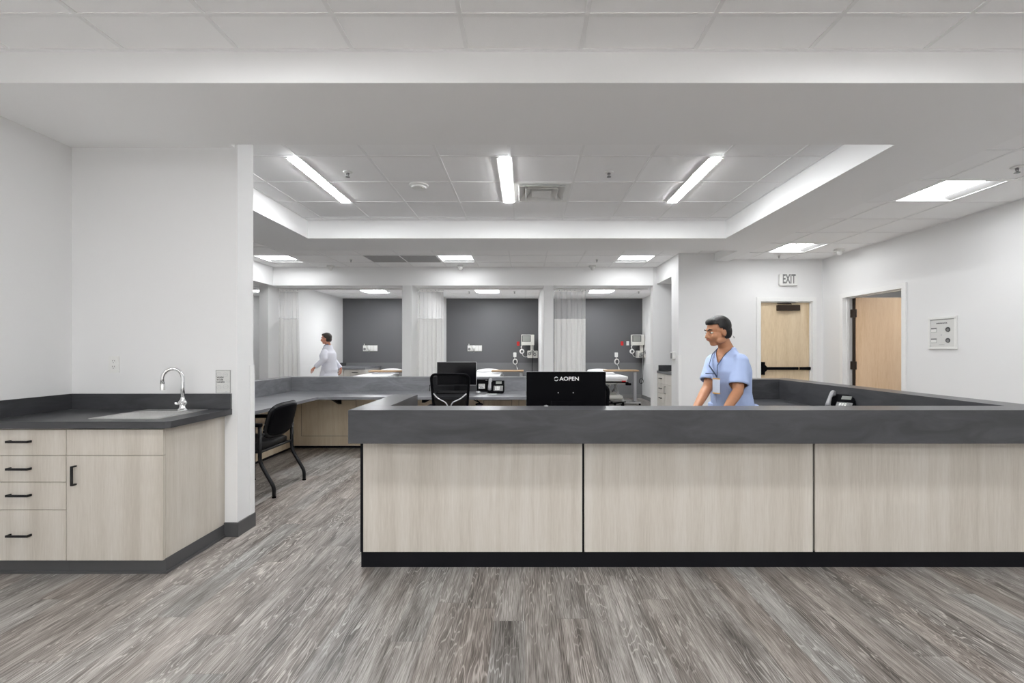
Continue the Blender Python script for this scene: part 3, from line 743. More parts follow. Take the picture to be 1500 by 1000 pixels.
# curved, leaning backrest shell
def backshell(xoff, thick, marg):
    mb = MB(); nu, nv = 14, 12; vs = [[], []]
    for side in (0, 1):
        for i in range(nu + 1):
            row = []
            for j in range(nv + 1):
                u, v = i / nu * 2 - 1, j / nv * 2 - 1
                p = 4.0; m_ = (abs(u) ** p + abs(v) ** p) ** (1 / p); k = max(abs(u), abs(v)) / m_ if m_ > 1e-6 else 1
                uu, vv = u * k, v * k
                y = 4.38 + uu * (.245 - marg); z = .665 + vv * (.160 - marg)
                x = -2.375 + (z - .505) * .27 + .030 * (1 - uu * uu) + xoff
                e = (max(abs(u), abs(v))) ** 8
                row.append(mb.bm.verts.new((x + (thick / 2 * (1 - .75 * e)) * (1 if side else -1), y, z)))
            vs[side].append(row)
    for side in (0, 1):
        for i in range(nu):
            for j in range(nv): mb.bm.faces.new((vs[side][i][j], vs[side][i + 1][j], vs[side][i + 1][j + 1], vs[side][i][j + 1]))
    per = [(i, 0) for i in range(nu)] + [(nu, j) for j in range(nv)] + [(i, nv) for i in range(nu, 0, -1)] + [(0, j) for j in range(nv, 0, -1)]
    for k in range(len(per)):
        a, b = per[k], per[(k + 1) % len(per)]
        mb.bm.faces.new((vs[0][a[0]][a[1]], vs[0][b[0]][b[1]], vs[1][b[0]][b[1]], vs[1][a[0]][a[1]]))
    return mb, [((vs[0][a][b].co + vs[1][a][b].co) / 2).copy() for a, b in per]
sh, per = backshell(0, .05, 0)
bk = sh.build('backrest', M['leather'], ac, True)
MB().tube(per, .0045, 8, closed=True).build('piping', M['black'], bk, True)
sh, per = backshell(.024, .016, .018); sh.build('back_panel', M['black'], bk, True)
f = MB()
for yy in (YN + .010, YF - .010):
    for z in (.545, .60, .65): f.ball((-2.350 + (z - .54) * .2, yy, z), .0045, 8)
f.build('bolt', M['grey'], bk, True)
for yy in (YN, YF): MB().tube([(-2.362, yy, .56), (-2.35, yy + (.04 if yy < 4.3 else -.04), .56)], .011, 8).build('back_bracket', M['blackmetal'], ac)

# ------------------------------------------------------------------ mesh task chairs
def task_chair(label):
    t = thing('task_chair', (0, 0, 0), label, 'chair', 'mesh back task chairs')
    P = []
    w, z0, z1 = .215, .53, 1.045
    def yb(z, x): return -.24 - (z - .53) * .10 + .05 * (x / w) ** 2 + .0
    pts = []
    for qx, qz, a0 in ((1, 1, 0), (-1, 1, 90), (-1, -1, 180), (1, -1, 270)):
        for k in range(7):
            a = math.radians(a0 + 15 * k); r = .055
            x = qx * (w - r) + r * math.cos(a); z = (z1 - r if qz > 0 else z0 + r) + r * math.sin(a)
            if qz < 0: x *= .86
            pts.append((x, yb(z, x), z))
    MB().tube(pts, [(.012, .015)] * len(pts), 10, closed=True).build('back_frame', M['black'], t, True)
    mb = MB(); n = 12; g = []
    for i in range(n + 1):
        row = []
        for j in range(n + 1):
            z = z0 + .01 + (z1 - z0 - .02) * j / n
            ww = w * (.86 + .14 * j / n) - .008
            x = -ww + 2 * ww * i / n
            row.append(mb.bm.verts.new((x, yb(z, x) , z)))
        g.append(row)
    for i in range(n):
        for j in range(n): mb.bm.faces.new((g[i][j], g[i + 1][j], g[i + 1][j + 1], g[i][j + 1]))
    mesh_m = bpy.data.materials.get('chair_mesh')
    if not mesh_m:
        mesh_m = plain('chair_mesh', (.006, .006, .007), .9, alpha=.9, spec=.05)
    mb.build('back_mesh', mesh_m, t, True)
    s = MB()
    for sgn in (-1, 1):
        s.tube(smoothpath([(sgn * .185, yb(.83, .19) - .012, .828), (sgn * .13, yb(.78, .1) - .022, .775), (sgn * .02, yb(.73, 0) - .03, .728), (sgn * .014, yb(.6, 0) - .03, .60)]), .007, 8)
    s.build('lumbar_support', M['silver'], t, True)
    MB().tube([(0, -.27, .62), (0, -.26, .50), (0, -.12, .43), (0, 0, .43)], [(.03, .012)] * 4, 10).build('back_post', M['black'], t, True)
    MB().obox((0, .02, .475), (.47, .46, .075), (0, 0, 0), .03).build('seat', M['blackmesh'], t, True, mods=[('SUBSURF', dict(levels=1, render_levels=1))])
    MB().box(-.12, .12, -.12, .12, .40, .437).build('mechanism', M['black'], t)
    for sgn in (-1, 1):
        a = MB().tube(smoothpath([(sgn * .12, 0, .425), (sgn * .27, 0, .43), (sgn * .285, -.02, .64)]), [(.018, .01)] * 8, 8)
        ar = a.build('arm_support', M['black'], t, True)
        MB().obox((sgn * .285, 0, .655), (.07, .24, .03), (0, 0, 0), .013).build('arm_pad', M['black'], ar, True)
    MB().cyl((0, 0, .10), (0, 0, .41), .025).build('gas_lift', M['blackmetal'], t, 'auto')
    b = MB()
    for k in range(5):
        a = 2 * PI * k / 5 + .3
        b.tube([(0, 0, .11), (.29 * math.cos(a), .29 * math.sin(a), .075)], [.028, .016], 8)
    b.build('star_base', M['black'], t, True)
    for k in range(5):
        a = 2 * PI * k / 5 + .3; x, y = .29 * math.cos(a), .29 * math.sin(a)
        c = MB(); c.cyl((x - .022, y, .028), (x - .005, y, .028), .028, 16); c.cyl((x + .005, y, .028), (x + .022, y, .028), .028, 16); c.cyl((x, y, .03), (x, y, .08), .008, 8)
        c.build('caster', M['black'], t, 'auto')
    return t
tc1 = task_chair('black mesh back task chair facing the rear desk, its back to us')
tc2 = copy_tree(tc1); tc2['label'] = 'black task chair mostly hidden behind the large black monitor on the front desk'
tc1.location = (-.828, 5.40, 0); tc1.rotation_euler.z = math.radians(-3)
tc2.location = (.437, 3.37, 0); tc2.rotation_euler.z = PI

# ------------------------------------------------------------------ monitors
mx0, mx1, mz0, mz1 = X(771, 3.10), X(887.3, 3.10), .855, Z(544.5, 3.10)
mo = thing('monitor', ((mx0 + mx1) / 2, 3.10, WZ), 'black flat monitor seen from behind on the front desk, showing its white maker mark', 'monitor')
m_ = MB(); m_.box(mx0, mx1, 3.092, 3.118, mz0, mz1, bev=.004); m_.build('casing', M['black'], mo)
MB().box(mx0 + .006, mx1 - .006, 3.118, 3.1195, mz0 + .012, mz1 - .006).build('screen', M['screen'], mo)
m_ = MB(); m_.box(mx0 - .001, mx1 + .001, 3.108, 3.1155, mz1, mz1 + .0022); m_.box(mx0 - .0022, mx0 - .0003, 3.108, 3.1155, mz0, mz1); m_.box(mx1 + .0003, mx1 + .002, 3.108, 3.1155, mz0, mz1)
m_.build('bezel', M['silver'], mo)
mxc = (mx0 + mx1) / 2
m_ = MB(); m_.prism([(mxc - .11, mz0 + .02), (mxc + .11, mz0 + .02), (mxc + .10, mz0 + .12), (mxc - .10, mz0 + .12)], 'y', 3.075, 3.0918); m_.build('rear_housing', M['black'], mo)
m_ = MB(); m_.box(mxc - .03, mxc + .03, 3.06, 3.0749, WZ + .012, mz0 + .08); m_.rrect(mxc, 3.10, .24, .19, .03, 'z', WZ + .001, WZ + .012); m_.build('stand', M['black'], mo)
sz = .036
tx = text_mb('AOPEN', sz, .0004, 1.12, bold=.0006); place(tx, (X(834, 3.09), 3.0914, Z(554.8, 3.09)), '-y'); tx.build('lettering', M['logo'], mo)
lx, lz = X(814.8, 3.09), Z(554.8, 3.09)
m_ = MB()
for a0, a1, rr in ((20, 175, .0125), (200, 355, .0125)):
    pts = [(lx + rr * math.cos(math.radians(a0 + (a1 - a0) * k / 10)), 3.0912, lz + rr * math.sin(math.radians(a0 + (a1 - a0) * k / 10))) for k in range(11)]
    m_.tube(pts, [.0008 + .0022 * math.sin(PI * k / 10) for k in range(11)], 6)
m_.build('emblem', M['logo'], mo)
m_ = MB()
for px in (817.8, 839.8): m_.cyl((X(px, 3.09), 3.088, Z(575, 3.09)), (X(px, 3.09), 3.0918, Z(575, 3.09)), .004, 12)
m_.build('screw', M['silver'], mo)
for (x_, y_, lb_) in ((X(800, 2.77), 2.775, 'tiny grey clip on the counter ledge in front of the large black monitor'),):
    c_ = MB(); c_.box(x_ - .012, x_ + .012, y_ - .008, y_ + .008, LZ, LZ + .004); c_.box(x_ - .004, x_ + .004, y_ - .004, y_ + .004, LZ + .004, LZ + .007); tag(c_.build('clip', M['silver']), lb_, 'clip')
D2 = 6.15
ax0, ax1, az0, az1 = X(640.3, D2), X(697.6, D2), Z(563.6, D2), Z(530.3, D2)
mo = thing('monitor', ((ax0 + ax1) / 2, D2, WZ), 'black flat monitor with dark screen towards us on the rear desk', 'monitor')
m_ = MB(); m_.box(ax0, ax1, D2, D2 + .03, az0, az1, bev=.003); m_.build('casing', M['black'], mo)
MB().box(ax0 + .006, ax1 - .006, D2 - .001, D2, az0 + .014, az1 - .006).build('screen', M['screen'], mo)
m_ = MB(); m_.box(ax0 - .002, ax1 + .002, D2 - .001, D2 + .01, az1, az1 + .004); m_.box(ax0 - .004, ax0, D2 - .001, D2 + .01, az0, az1); m_.box(ax1, ax1 + .004, D2 - .001, D2 + .01, az0, az1); m_.box(ax0, ax1, D2 - .001, D2 + .01, az0 - .006, az0)
m_.build('bezel', M['silver'], mo)
axc = (ax0 + ax1) / 2
m_ = MB(); m_.box(axc - .035, axc + .035, D2 + .03, D2 + .045, WZ + .012, az0 + .1); m_.rrect(axc, D2 + .02, .26, .19, .03, 'z', WZ + .001, WZ + .012); m_.build('stand', M['black'], mo)
# keyboard
kx0, kx1 = X(641, 5.98), X(686, 5.98)
kb = thing('keyboard', ((kx0 + kx1) / 2, 5.95, WZ), 'black keyboard on the rear desk, seen through the mesh task chair', 'keyboard')
k_ = MB(); k_.prism([(5.88, WZ + .001), (6.03, WZ + .001), (6.03, WZ + .030), (5.88, WZ + .012)], 'x', kx0, kx1); k_.build('base', M['black'], kb)
for r_ in range(4):
    for c_ in range(14):
        x = kx0 + .012 + c_ * (kx1 - kx0 - .024) / 14; y = 5.89 + r_ * .033; z = WZ + .012 + (y - 5.88) * .12
        MB().obox((x + .012, y + .014, z + .004), (.021, .026, .006), (.12, 0, 0)).build('key', M['silver'] if 0 else M['grey'], kb)
t = thing('computer_mouse', (X(700.5, 6.0), 5.99, WZ), 'small grey computer mouse beside the desk phone on the rear desk', 'mouse')
MB().ball((X(700.5, 6.0), 5.99, WZ + .014), (.032, .05, .017), 16).build('shell', M['silver'], t, True)
MB().box(X(700.5, 6.0) - .004, X(700.5, 6.0) + .004, 5.945, 5.965, WZ + .022, WZ + .0275).build('scroll_wheel', M['black'], t)
# black box with printed label
bx0, bx1 = X(698.5, 6.2), X(715.8, 6.2)
t = thing('mini_computer', ((bx0 + bx1) / 2, 6.23, WZ), 'small black upright box with a printed white label between rear monitor and phone', 'computer')
MB().box(bx0, bx1, 6.205, 6.262, WZ + .001, Z(555.3, 6.2), bev=.003).build('case', M['black'], t)
l = MB().box(X(701, 6.2), X(710.3, 6.2), 6.203, 6.2045, Z(569, 6.2), Z(562, 6.2)).build('label', M['paper'], t)
q = MB()
for i in range(6):
    for j in range(3):
        if random.random() < .6: q.box(X(701.8 + i * 1.3, 6.2), X(702.6 + i * 1.3, 6.2), 6.2018, 6.2028, Z(564.2 + j * 1.9, 6.2), Z(563.3 + j * 1.9, 6.2))
q.build('print', M['darkgrey'], l)
MB().box(X(711, 6.2), X(714, 6.2), 6.203, 6.2045, Z(557, 6.2), Z(556.3, 6.2)).build('badge', M['silver'], t)
# desk phones
def phone(label):
    t = thing('desk_phone', (0, 0, 0), label, 'telephone', 'desk phones')
    b = MB(); b.prism([(-.10, .012), (.085, .012), (.085, .150), (.060, .162), (-.10, .035)], 'x', -.095, .115)
    b.build('body', M['black'], t, mods=[('BEVEL', dict(width=.004, segments=2, limit_method='ANGLE'))])
    MB().prism([(-.06, 0), (.09, 0), (.09, .012), (-.06, .012)], 'x', -.08, .10).build('foot', M['black'], t)
    th = math.atan2(.127, .16)
    def on(x, s, h=0):  # point on sloping face
        return (x, -.10 + s * math.cos(th) - h * math.sin(th), .035 + s * math.sin(th) + h * math.cos(th))
    b = MB(); b.obox(on(.042, .05, .003), (.12, .092, .004), (th, 0, 0)); b.build('keypad_plate', M['grey'], t)
    for i in range(3):
        for j in range(4):
            MB().obox(on(.012 + i * .020, .022 + j * .018, .0065), (.014, .011, .004), (th, 0, 0)).build('key', M['white'], t)
    for j in range(4): MB().obox(on(.084, .022 + j * .018, .0065), (.018, .010, .004), (th, 0, 0)).build('key', M['grey'], t)
    b = MB(); b.obox(on(.045, .145, .004), (.125, .082, .010), (th, 0, 0), .002); b.build('display_frame', M['black'], t)
    MB().obox(on(.045, .150, .0105), (.075, .044, .003), (th, 0, 0)).build('display', M['devscreen'], t)
    h = MB(); P = []
    for k in range(9):
        s = .005 + .185 * k / 8; P.append(on(-.066, s, .030 + .020 * math.sin(PI * k / 8)))
    h.tube(P, [(.012 + .008 * abs(k - 4) / 4, .022 + .003 * abs(k - 4) / 4) for k in range(9)], 14)
    h.ball(on(-.066, .018, .018), (.024, .024, .018)); h.ball(on(-.066, .175, .018), (.024, .024, .018))
    h.build('handset', M['phonegrey'], t, True)
    return t
ph = phone('grey and black desk phone on the rear desk beside the black monitor')
ph2 = copy_tree(ph); ph2['label'] = 'black desk phone with arched handset on the right desk behind the counter ledge'
ph.location = (X(726.5, 6.0) - .01, 6.02, WZ)
ph2.location = (X(1231, 4.15), 4.15, WZ); ph2.rotation_euler.z = math.radians(-50)
t = thing('notepad', (X(720, 5.83), 5.84, WZ), 'thin grey pad lying in front of the phone on the rear desk', 'notepad')
MB().box(X(712, 5.83), X(728, 5.83), 5.80, 5.87, WZ + .001, WZ + .009).build('pad', M['silver'], t); MB().box(X(712, 5.83), X(728, 5.83), 5.87, 5.885, WZ + .001, WZ + .012).build('binding', M['black'], t)
t = thing('power_outlet', (X(631.5, 6.295), 6.30, Z(569.5, 6.295)), 'dark framed outlet on the grey backsplash left of the rear monitor', 'power outlet')
MB().box(X(629, 6.29), X(634.5, 6.29), 6.292, 6.2995, Z(575, 6.29), Z(563.5, 6.29)).build('frame', M['black'], t)
MB().box(X(630, 6.29), X(633.5, 6.29), 6.290, 6.2918, Z(574, 6.29), Z(564.5, 6.29)).build('plate', M['grey'], t)
c = MB(); c.tube(smoothpath([W(694, 585.5, 5.9), W(700, 588, 5.85), W(706, 592, 5.85), W(703, 600, 5.85)]), .006, 8); c.tube(smoothpath([W(698, 585.5, 5.9), W(704, 590, 5.8), W(700, 600, 5.8)]), .005, 8)
c.ball(W(702, 592, 5.85), (.05, .03, .02))
tag(c.build('cable', M['black'], smooth=True), 'bundle of black cables hanging under the rear desk right of the mesh chair', 'cable')

# ------------------------------------------------------------------ exit door and fittings
dr = struct(MB().box(EX0 + .03, EX1 - .03, DW + .05, DW + .095, .01, 2.085).build('door_1', M['maple']))
f = MB(); w = .055
f.box(EX0 - w, EX0 + .012, DW - .018, DW + .10, 0, 2.115 + w); f.box(EX1 - .012, EX1 + w, DW - .018, DW + .10, 0, 2.115 + w); f.box(EX0 + .012, EX1 - .012, DW - .018, DW + .10, 2.10, 2.115 + w)
f.box(EX0 + .012, EX0 + .029, DW + .02, DW + .10, 0, 2.10); f.box(EX1 - .029, EX1 - .012, DW + .02, DW + .10, 0, 2.10); f.box(EX0 + .029, EX1 - .029, DW + .02, DW + .10, 2.086, 2.10)
f.build('door_frame', M['trimwhite'], dr)
cx0, cx1 = X(1139.5, DW), X(1172, DW)
c = MB(); c.box(cx0, cx1, DW - .01, DW + .05, Z(454.5, DW), Z(446.5, DW), bev=.006); c.build('door_closer', M['bronze'], dr)
c = MB(); c.tube([(X(1160, DW), DW + .02, Z(446, DW)), (X(1160, DW), DW + .02, Z(444.5, DW)), (X(1140, DW), DW + .03, Z(443.6, DW))], .007, 8); c.tube([(X(1140, DW), DW + .03, Z(443.6, DW)), (X(1167, DW), DW + .03, Z(442.8, DW))], .006, 8); c.build('closer_arm', M['bronze'], dr)
zb = Z(539.5, DW)
c = MB(); c.tube([(EX0 + .06, DW + .015, zb), (EX1 - .035, DW + .015, zb)], [(.022, .026)] * 2, 12)
c.box(EX0 + .035, EX0 + .085, DW - .012, DW + .05, Z(549, DW), Z(530, DW), bev=.008); c.prism([(EX0 + .085, zb + .06), (EX0 + .12, zb + .025), (EX0 + .12, zb - .025), (EX0 + .085, zb - .06)], 'y', DW - .005, DW + .05)
c.box(EX1 - .07, EX1 - .034, DW - .0, DW + .05, zb - .025, zb + .025)
c.build('panic_bar', M['black'], dr, 'auto')
c = MB(); c.box(X(1169.5, DW), X(1170.3, DW), DW - .012, DW + .01, zb - .024, zb + .024); c.build('bar_band', M['tabletop'], dr)
# exit sign
sx, szz = X(1153, DW), Z(410, DW)
t = thing('exit_sign', (sx, DW, szz - .1), 'white exit sign with grey letters above the wood door', 'sign')
MB().rrect(sx, szz, X(1166.5, DW) - X(1139.5, DW), Z(401.5, DW) - Z(418.5, DW), .03, 'y', DW - .045, DW - .001).build('housing', M['white'], t, mods=[('BEVEL', dict(width=.006, segments=2, limit_method='ANGLE'))])
tx = text_mb('EXIT', .205, .001, .50, bold=.005); place(tx, (sx + .005, DW - .0465, szz + .004), '-y'); tx.build('lettering', M['grey'], t)
t = thing('light_switch', (X(1100.5, DW), DW, Z(537, DW)), 'white wall plate left of the exit door frame', 'light switch')
MB().box(X(1096.5, DW), X(1104.5, DW), DW - .006, DW - .0005, Z(543.5, DW), Z(531.5, DW), bev=.002).build('plate', M['white'], t)
MB().box(X(1099, DW), X(1102, DW), DW - .009, DW - .006, Z(540, DW), Z(535, DW)).build('rocker', M['white'], t)
t = thing('coat_hook', (X(1074.5, DW), DW, Z(494, DW)), 'tiny metal hook on the wall above the shoulder of the man in blue', 'hook')
MB().tube([(X(1074.5, DW), DW - .001, Z(492, DW)), (X(1074.5, DW), DW - .02, Z(495, DW)), (X(1074.5, DW), DW - .03, Z(493.5, DW))], .005, 8).build('hook_arm', M['grey'], t, True)
t = thing('sanitizer_dispenser', (XW, 7.66, 1.24), 'small white dispenser on the wall edge beside the niche cabinets', 'dispenser')
MB().rrect(7.66, Z(520.5, 7.66), .13, .13, .02, 'x', XW - .05, XW - .001).build('housing', M['white'], t, 'auto'); MB().box(XW - .052, XW - .0501, 7.62, 7.70, Z(525, 7.66), Z(517, 7.66)).build('window', M['grey'], t)

# ------------------------------------------------------------------ open side door
dr = struct(MB().box(XR + .135, XR + .135 + .98, DO1 - .085, DO1 - .04, .01, 2.10).build('door_2', M['maplewarm']))
f = MB()
f.box(XR - .018, XR + .135, DO1 - .012, DO1 + .055, 0, DOZ + .055); f.box(XR - .018, XR + .135, DO0 - .055, DO0 + .012, 0, DOZ + .055); f.box(XR - .018, XR + .135, DO0 + .012, DO1 - .012, DOZ - .012, DOZ + .055)
f.box(XR + .04, XR + .08, DO1 - .025, DO1 - .012, 0, DOZ - .012); f.box(XR + .04, XR + .08, DO0 + .012, DO0 + .025, 0, DOZ - .012); f.box(XR + .04, XR + .08, DO0 + .025, DO1 - .025, DOZ - .025, DOZ - .012)
f.build('door_frame', M['trimwhite'], dr)
for py in (459, 535): 
    h = MB(); zc = Z(py, 6.93); h.box(XR + .10, XR + .134, DO1 - .10, DO1 - .0125, zc - .06, zc + .06); h.cyl((XR + .128, DO1 - .092, zc - .06), (XR + .128, DO1 - .092, zc + .06), .01, 12)
    h.build('hinge', M['bronze'], dr)
MB().box(XR + .118, XR + .134, DO1 - .075, DO1 - .03, .02, 2.09).build('edge_strip', M['bronze'], dr)

# ------------------------------------------------------------------ valve box on the right wall
pd0, pd1 = 4.82 * F / (1403.5 - CX), 4.82 * F / (1361.5 - CX)
pc = (pd0 + pd1) / 2; pz0, pz1 = 1.325, 1.70
t = thing('valve_box', (XR, pc, pz0), 'white medical gas alarm panel on the right wall between open door and picture edge', 'wall panel')
ring_ = MB(); ow = .028
for q in ((pd0, pd1, pz0, pz0 + ow), (pd0, pd1, pz1 - ow, pz1), (pd0, pd0 + ow, pz0 + ow, pz1 - ow), (pd1 - ow, pd1, pz0 + ow, pz1 - ow)): ring_.box(XR - .022, XR - .001, q[0], q[1], q[2], q[3])
ring_.build('frame', M['white'], t, mods=[('BEVEL', dict(width=.003, segments=1, limit_method='ANGLE'))])
MB().box(XR - .012, XR - .001, pd0 + ow, pd1 - ow, pz0 + ow, pz1 - ow).build('face_plate', M['paper'], t)
MB().box(XR - .014, XR - .0121, pd0 + ow, pd1 - ow, pz1 - ow - .008, pz1 - ow - .002).build('slot', M['grey'], t)
H = pz1 - pz0; Wd = pd1 - pd0
for v in (.60, .27):
    g = MB().cyl((XR - .018, pd0 + Wd * .30, pz0 + H * v), (XR - .0121, pd0 + Wd * .30, pz0 + H * v), .027, 24).build('gauge', M['darkgrey'], t, 'auto')
    MB().cyl((XR - .0195, pd0 + Wd * .30 - .004, pz0 + H * v - .004), (XR - .0181, pd0 + Wd * .30 - .004, pz0 + H * v - .004), .016, 20).build('dial', M['grey'], g)
    wn_ = MB().box(XR - .0135, XR - .0121, pd1 - Wd * .30, pd1 - Wd * .10, pz0 + H * (v - .07), pz0 + H * (v + .07)).build('window', M['grey'], t)
    MB().box(XR - .0145, XR - .0136, pd1 - Wd * .295, pd1 - Wd * .105, pz0 + H * (v - .062), pz0 + H * (v + .025)).build('label', M['white'], wn_)
g = MB().cyl((XR - .0135, pd0 + Wd * .53, pz0 + H * .44), (XR - .0121, pd0 + Wd * .53, pz0 + H * .44), .008, 12).build('key_lock', M['silver'], t)
tx = text_mb('ANNUNCIATOR', .019, .0004, 1.0, bold=.0006); place(tx, (XR - .0128, pd0 + Wd * .52, pz0 + H * .80), '-x'); tx.build('lettering', M['darkgrey'], t)
MB().box(XR - .0130, XR - .0121, pd0 + Wd * .42, pd0 + Wd * .62, pz0 + H * .135, pz0 + H * .142).build('small_mark', M['grey'], t)

# ------------------------------------------------------------------ niche cabinets (face -x)
def niche():
    xf = 2.50
    yA, yB, yC_ = 7.815, 8.24, 8.688
    c = thing('drawer_cabinet', (2.8, (yB + yC_) / 2, 0), 'pale drawer cabinet in the wall niche next to the right bay', 'cabinet')
    MB().box(xf + .018, 3.15, yB, yC_, .09, .885).build('body', M['cabwhite'], c)
    MB().box(xf + .05, xf + .06, yB, yC_, 0, .09).build('toe_kick', M['base'], c)
    zs = [.095, .35, .52, .70, .883]
    for i in range(4):
        d = MB().box(xf, xf + .018, yB + .002, yC_ - .002, zs[i] + .002, zs[i + 1] - .002).build('drawer', M['cabwhite'], c)
        pull(d, (xf, (yB + yC_) / 2, (zs[i] + zs[i + 1]) / 2), 'y', .13, '-x')
    c = thing('door_cabinet', (2.8, (yB + yA) / 2, 0), 'pale cabinet with one door in the wall niche, nearest the dispenser', 'cabinet')
    MB().box(xf + .018, 3.15, yA, yB - .001, .09, .885).build('body', M['cabwhite'], c)
    MB().box(xf + .05, xf + .06, yA, yB - .001, 0, .09).build('toe_kick', M['base'], c)
    d = MB().box(xf, xf + .018, yA, yB - .003, .097, .698).build('door', M['cabwhite'], c); pull(d, (xf, yB - .06, .60), 'z', .13, '-x')
    MB().box(xf, xf + .018, yA, yB - .003, .702, .881).build('false_front', M['cabwhite'], c)
    k = MB().box(2.47 + .02, 3.19, yA, yC_, .886, .925).build('niche_countertop', M['stone']); tag(k, 'dark stone-look countertop with backsplash in the wall niche', 'countertop')
    MB().box(2.52, 3.19, yC_ - .018, yC_ + .001, .925, 1.03).build('backsplash', M['stone'], k)
    s = thing('sink', (2.75, 8.05, .925), 'small steel sink rim barely seen on the niche countertop', 'sink')
    MB().box(2.56, 2.95, 7.88, 8.22, .9255, .930).build('rim', M['steel'], s); MB().box(2.60, 2.91, 7.92, 8.18, .930, .9312).build('basin', M['grey'], s)
niche()

# ------------------------------------------------------------------ bays
def curtain(x0, x1, y, lb, folds, flare=0.0, seed=0, slant=0.0):
    rnd = random.Random(seed)
    t = thing('privacy_curtain', ((x0 + x1) / 2, y, 0), lb, 'curtain', 'hospital privacy curtains')
    ztop, zm, zbot = 2.50, 1.935, .35
    ph_ = [rnd.uniform(-.6, .6) for _ in range(64)]; am = [rnd.uniform(.5, 1.1) for _ in range(64)]
    def pt(u, z):
        s = (ztop - z) / (ztop - zbot); fl = 1 + flare * s
        a = u * folds * 2 * PI + ph_[int(u * folds) % 64]
        amp = .032 * (.6 + .6 * s) * am[int(u * folds) % 64]
        xc = (x0 + x1) / 2
        return (xc + (x0 + (x1 - x0) * u - xc) * fl + .012 * math.sin(a * 1.0 + .8), y + slant * (u - .5) + amp * math.sin(a), z)
    def sheet(za, zb, nz):
        mb = MB(); nu = folds * 10; g = [[mb.bm.verts.new(pt(i / nu, za + (zb - za) * j / nz)) for j in range(nz + 1)] for i in range(nu + 1)]
        for i in range(nu):
            for j in range(nz): mb.bm.faces.new((g[i][j], g[i + 1][j], g[i + 1][j + 1], g[i][j + 1]))
        return mb
    sheet(zbot, zm, 10).build('curtain_panel', M['curtain'], t, True)
    sheet(zm, ztop - .03, 4).build('net_panel', M['net'], t, True)
    sheet(ztop - .03, ztop, 1).build('heading', M['curtain'], t, True)
    k = MB()
    nh_ = max(4, folds)
    for i in range(nh_ + 1):
        p = pt(min(.999, i / nh_), ztop - .01); k.cyl(p, (p[0], y + (p[1] - y) * .3, ztop + .018), .006, 6)
    k.build('hook', M['silver'], t)
tag(MB().box(-4.84, -2.34, 9.075, 9.10, ZH - .03, ZH - .001).build('curtain_track', M['white']), 'white curtain track along the header over the left bay', 'curtain track', 'curtain tracks under the header')
tag(MB().box(-2.13, .35, 9.075, 9.10, ZH - .03, ZH - .001).build('curtain_track', M['white']), 'white curtain track along the header over the middle bay', 'curtain track', 'curtain tracks under the header')
tag(MB().box(.55, 2.42, 9.075, 9.10, ZH - .03, ZH - .001).build('curtain_track', M['white']), 'white curtain track along the header over the right bay', 'curtain track', 'curtain tracks under the header')
YCu = 9.17
curtain(X(397, YCu), X(436, YCu), YCu, 'pale curtain with net top gathered at the left side of the left bay', 7, .18, 3)
curtain(X(605.5, YCu), X(649, YCu), YCu, 'pale curtain with net top gathered at the left side of the middle bay', 7, .06, 5)
curtain(X(811.5, YCu), X(857, YCu), YCu, 'pale curtain with grey looking net top at the left side of the right bay', 6, 0, 9)

def gas_panel(px0, px1, lb):
    D = DB; x0, x1, z0, z1 = X(px0, D), X(px1, D), Z(514.3, D), Z(505.6, D)
    t = thing('gas_outlet_panel', ((x0 + x1) / 2, D, z0), lb, 'wall panel', 'bedside gas outlet panels')
    MB().box(x0, x1, D - .02, D - .001, z0, z1, bev=.004).build('plate', M['device'], t)
    w = (x1 - x0) / 4
    for i in range(4):
        xc = x0 + w * (i + .5)
        MB().rrect(xc, (z0 + z1) / 2, w * .82, (z1 - z0) * .82, .01, 'y', D - .03, D - .0201).build('outlet', M['white'], t)
    MB().ball((x0 + w * 1.75, D - .05, (z0 + z1) / 2 + .02), (.05, .03, .06), 14).build('regulator', M['white'], t, True)
    MB().cyl((x0 + w * .5, D - .034, (z0 + z1) / 2 - .02), (x0 + w * .5, D - .0301, (z0 + z1) / 2 - .02), .035, 16).build('dial', M['grey'], t)
    MB().cyl((x0 + w * .4, D - .03, z1), (x0 + w * .4, D - .03, z1 + .04), .008, 8).build('knob', M['white'], t)
    MB().tube([(x0 + w * 1.8, D - .05, z0 + .02), (x0 + w * 1.8, D - .05, z0 - .05)], [.014, .008], 8).build('nozzle', M['grey'], t)
gas_panel(532, 553.2, 'white medical gas outlets on the dark wall of the left bay')
gas_panel(685, 706, 'white medical gas outlets on the dark wall of the middle bay')
def outlet_red(px, py, lb, mat, grp=None):
    duplex(X(px, DB), DB, Z(py, DB), .072, .115, lb, grp, mat)
outlet_red(759, 503.2, 'red power outlet on the dark wall of the middle bay', M['red'])
outlet_red(911.2, 502.8, 'red power outlet on the dark wall of the right bay', M['red'])
outlet_red(919.5, 502.5, 'white power outlet beside the red one in the right bay', M['white'])
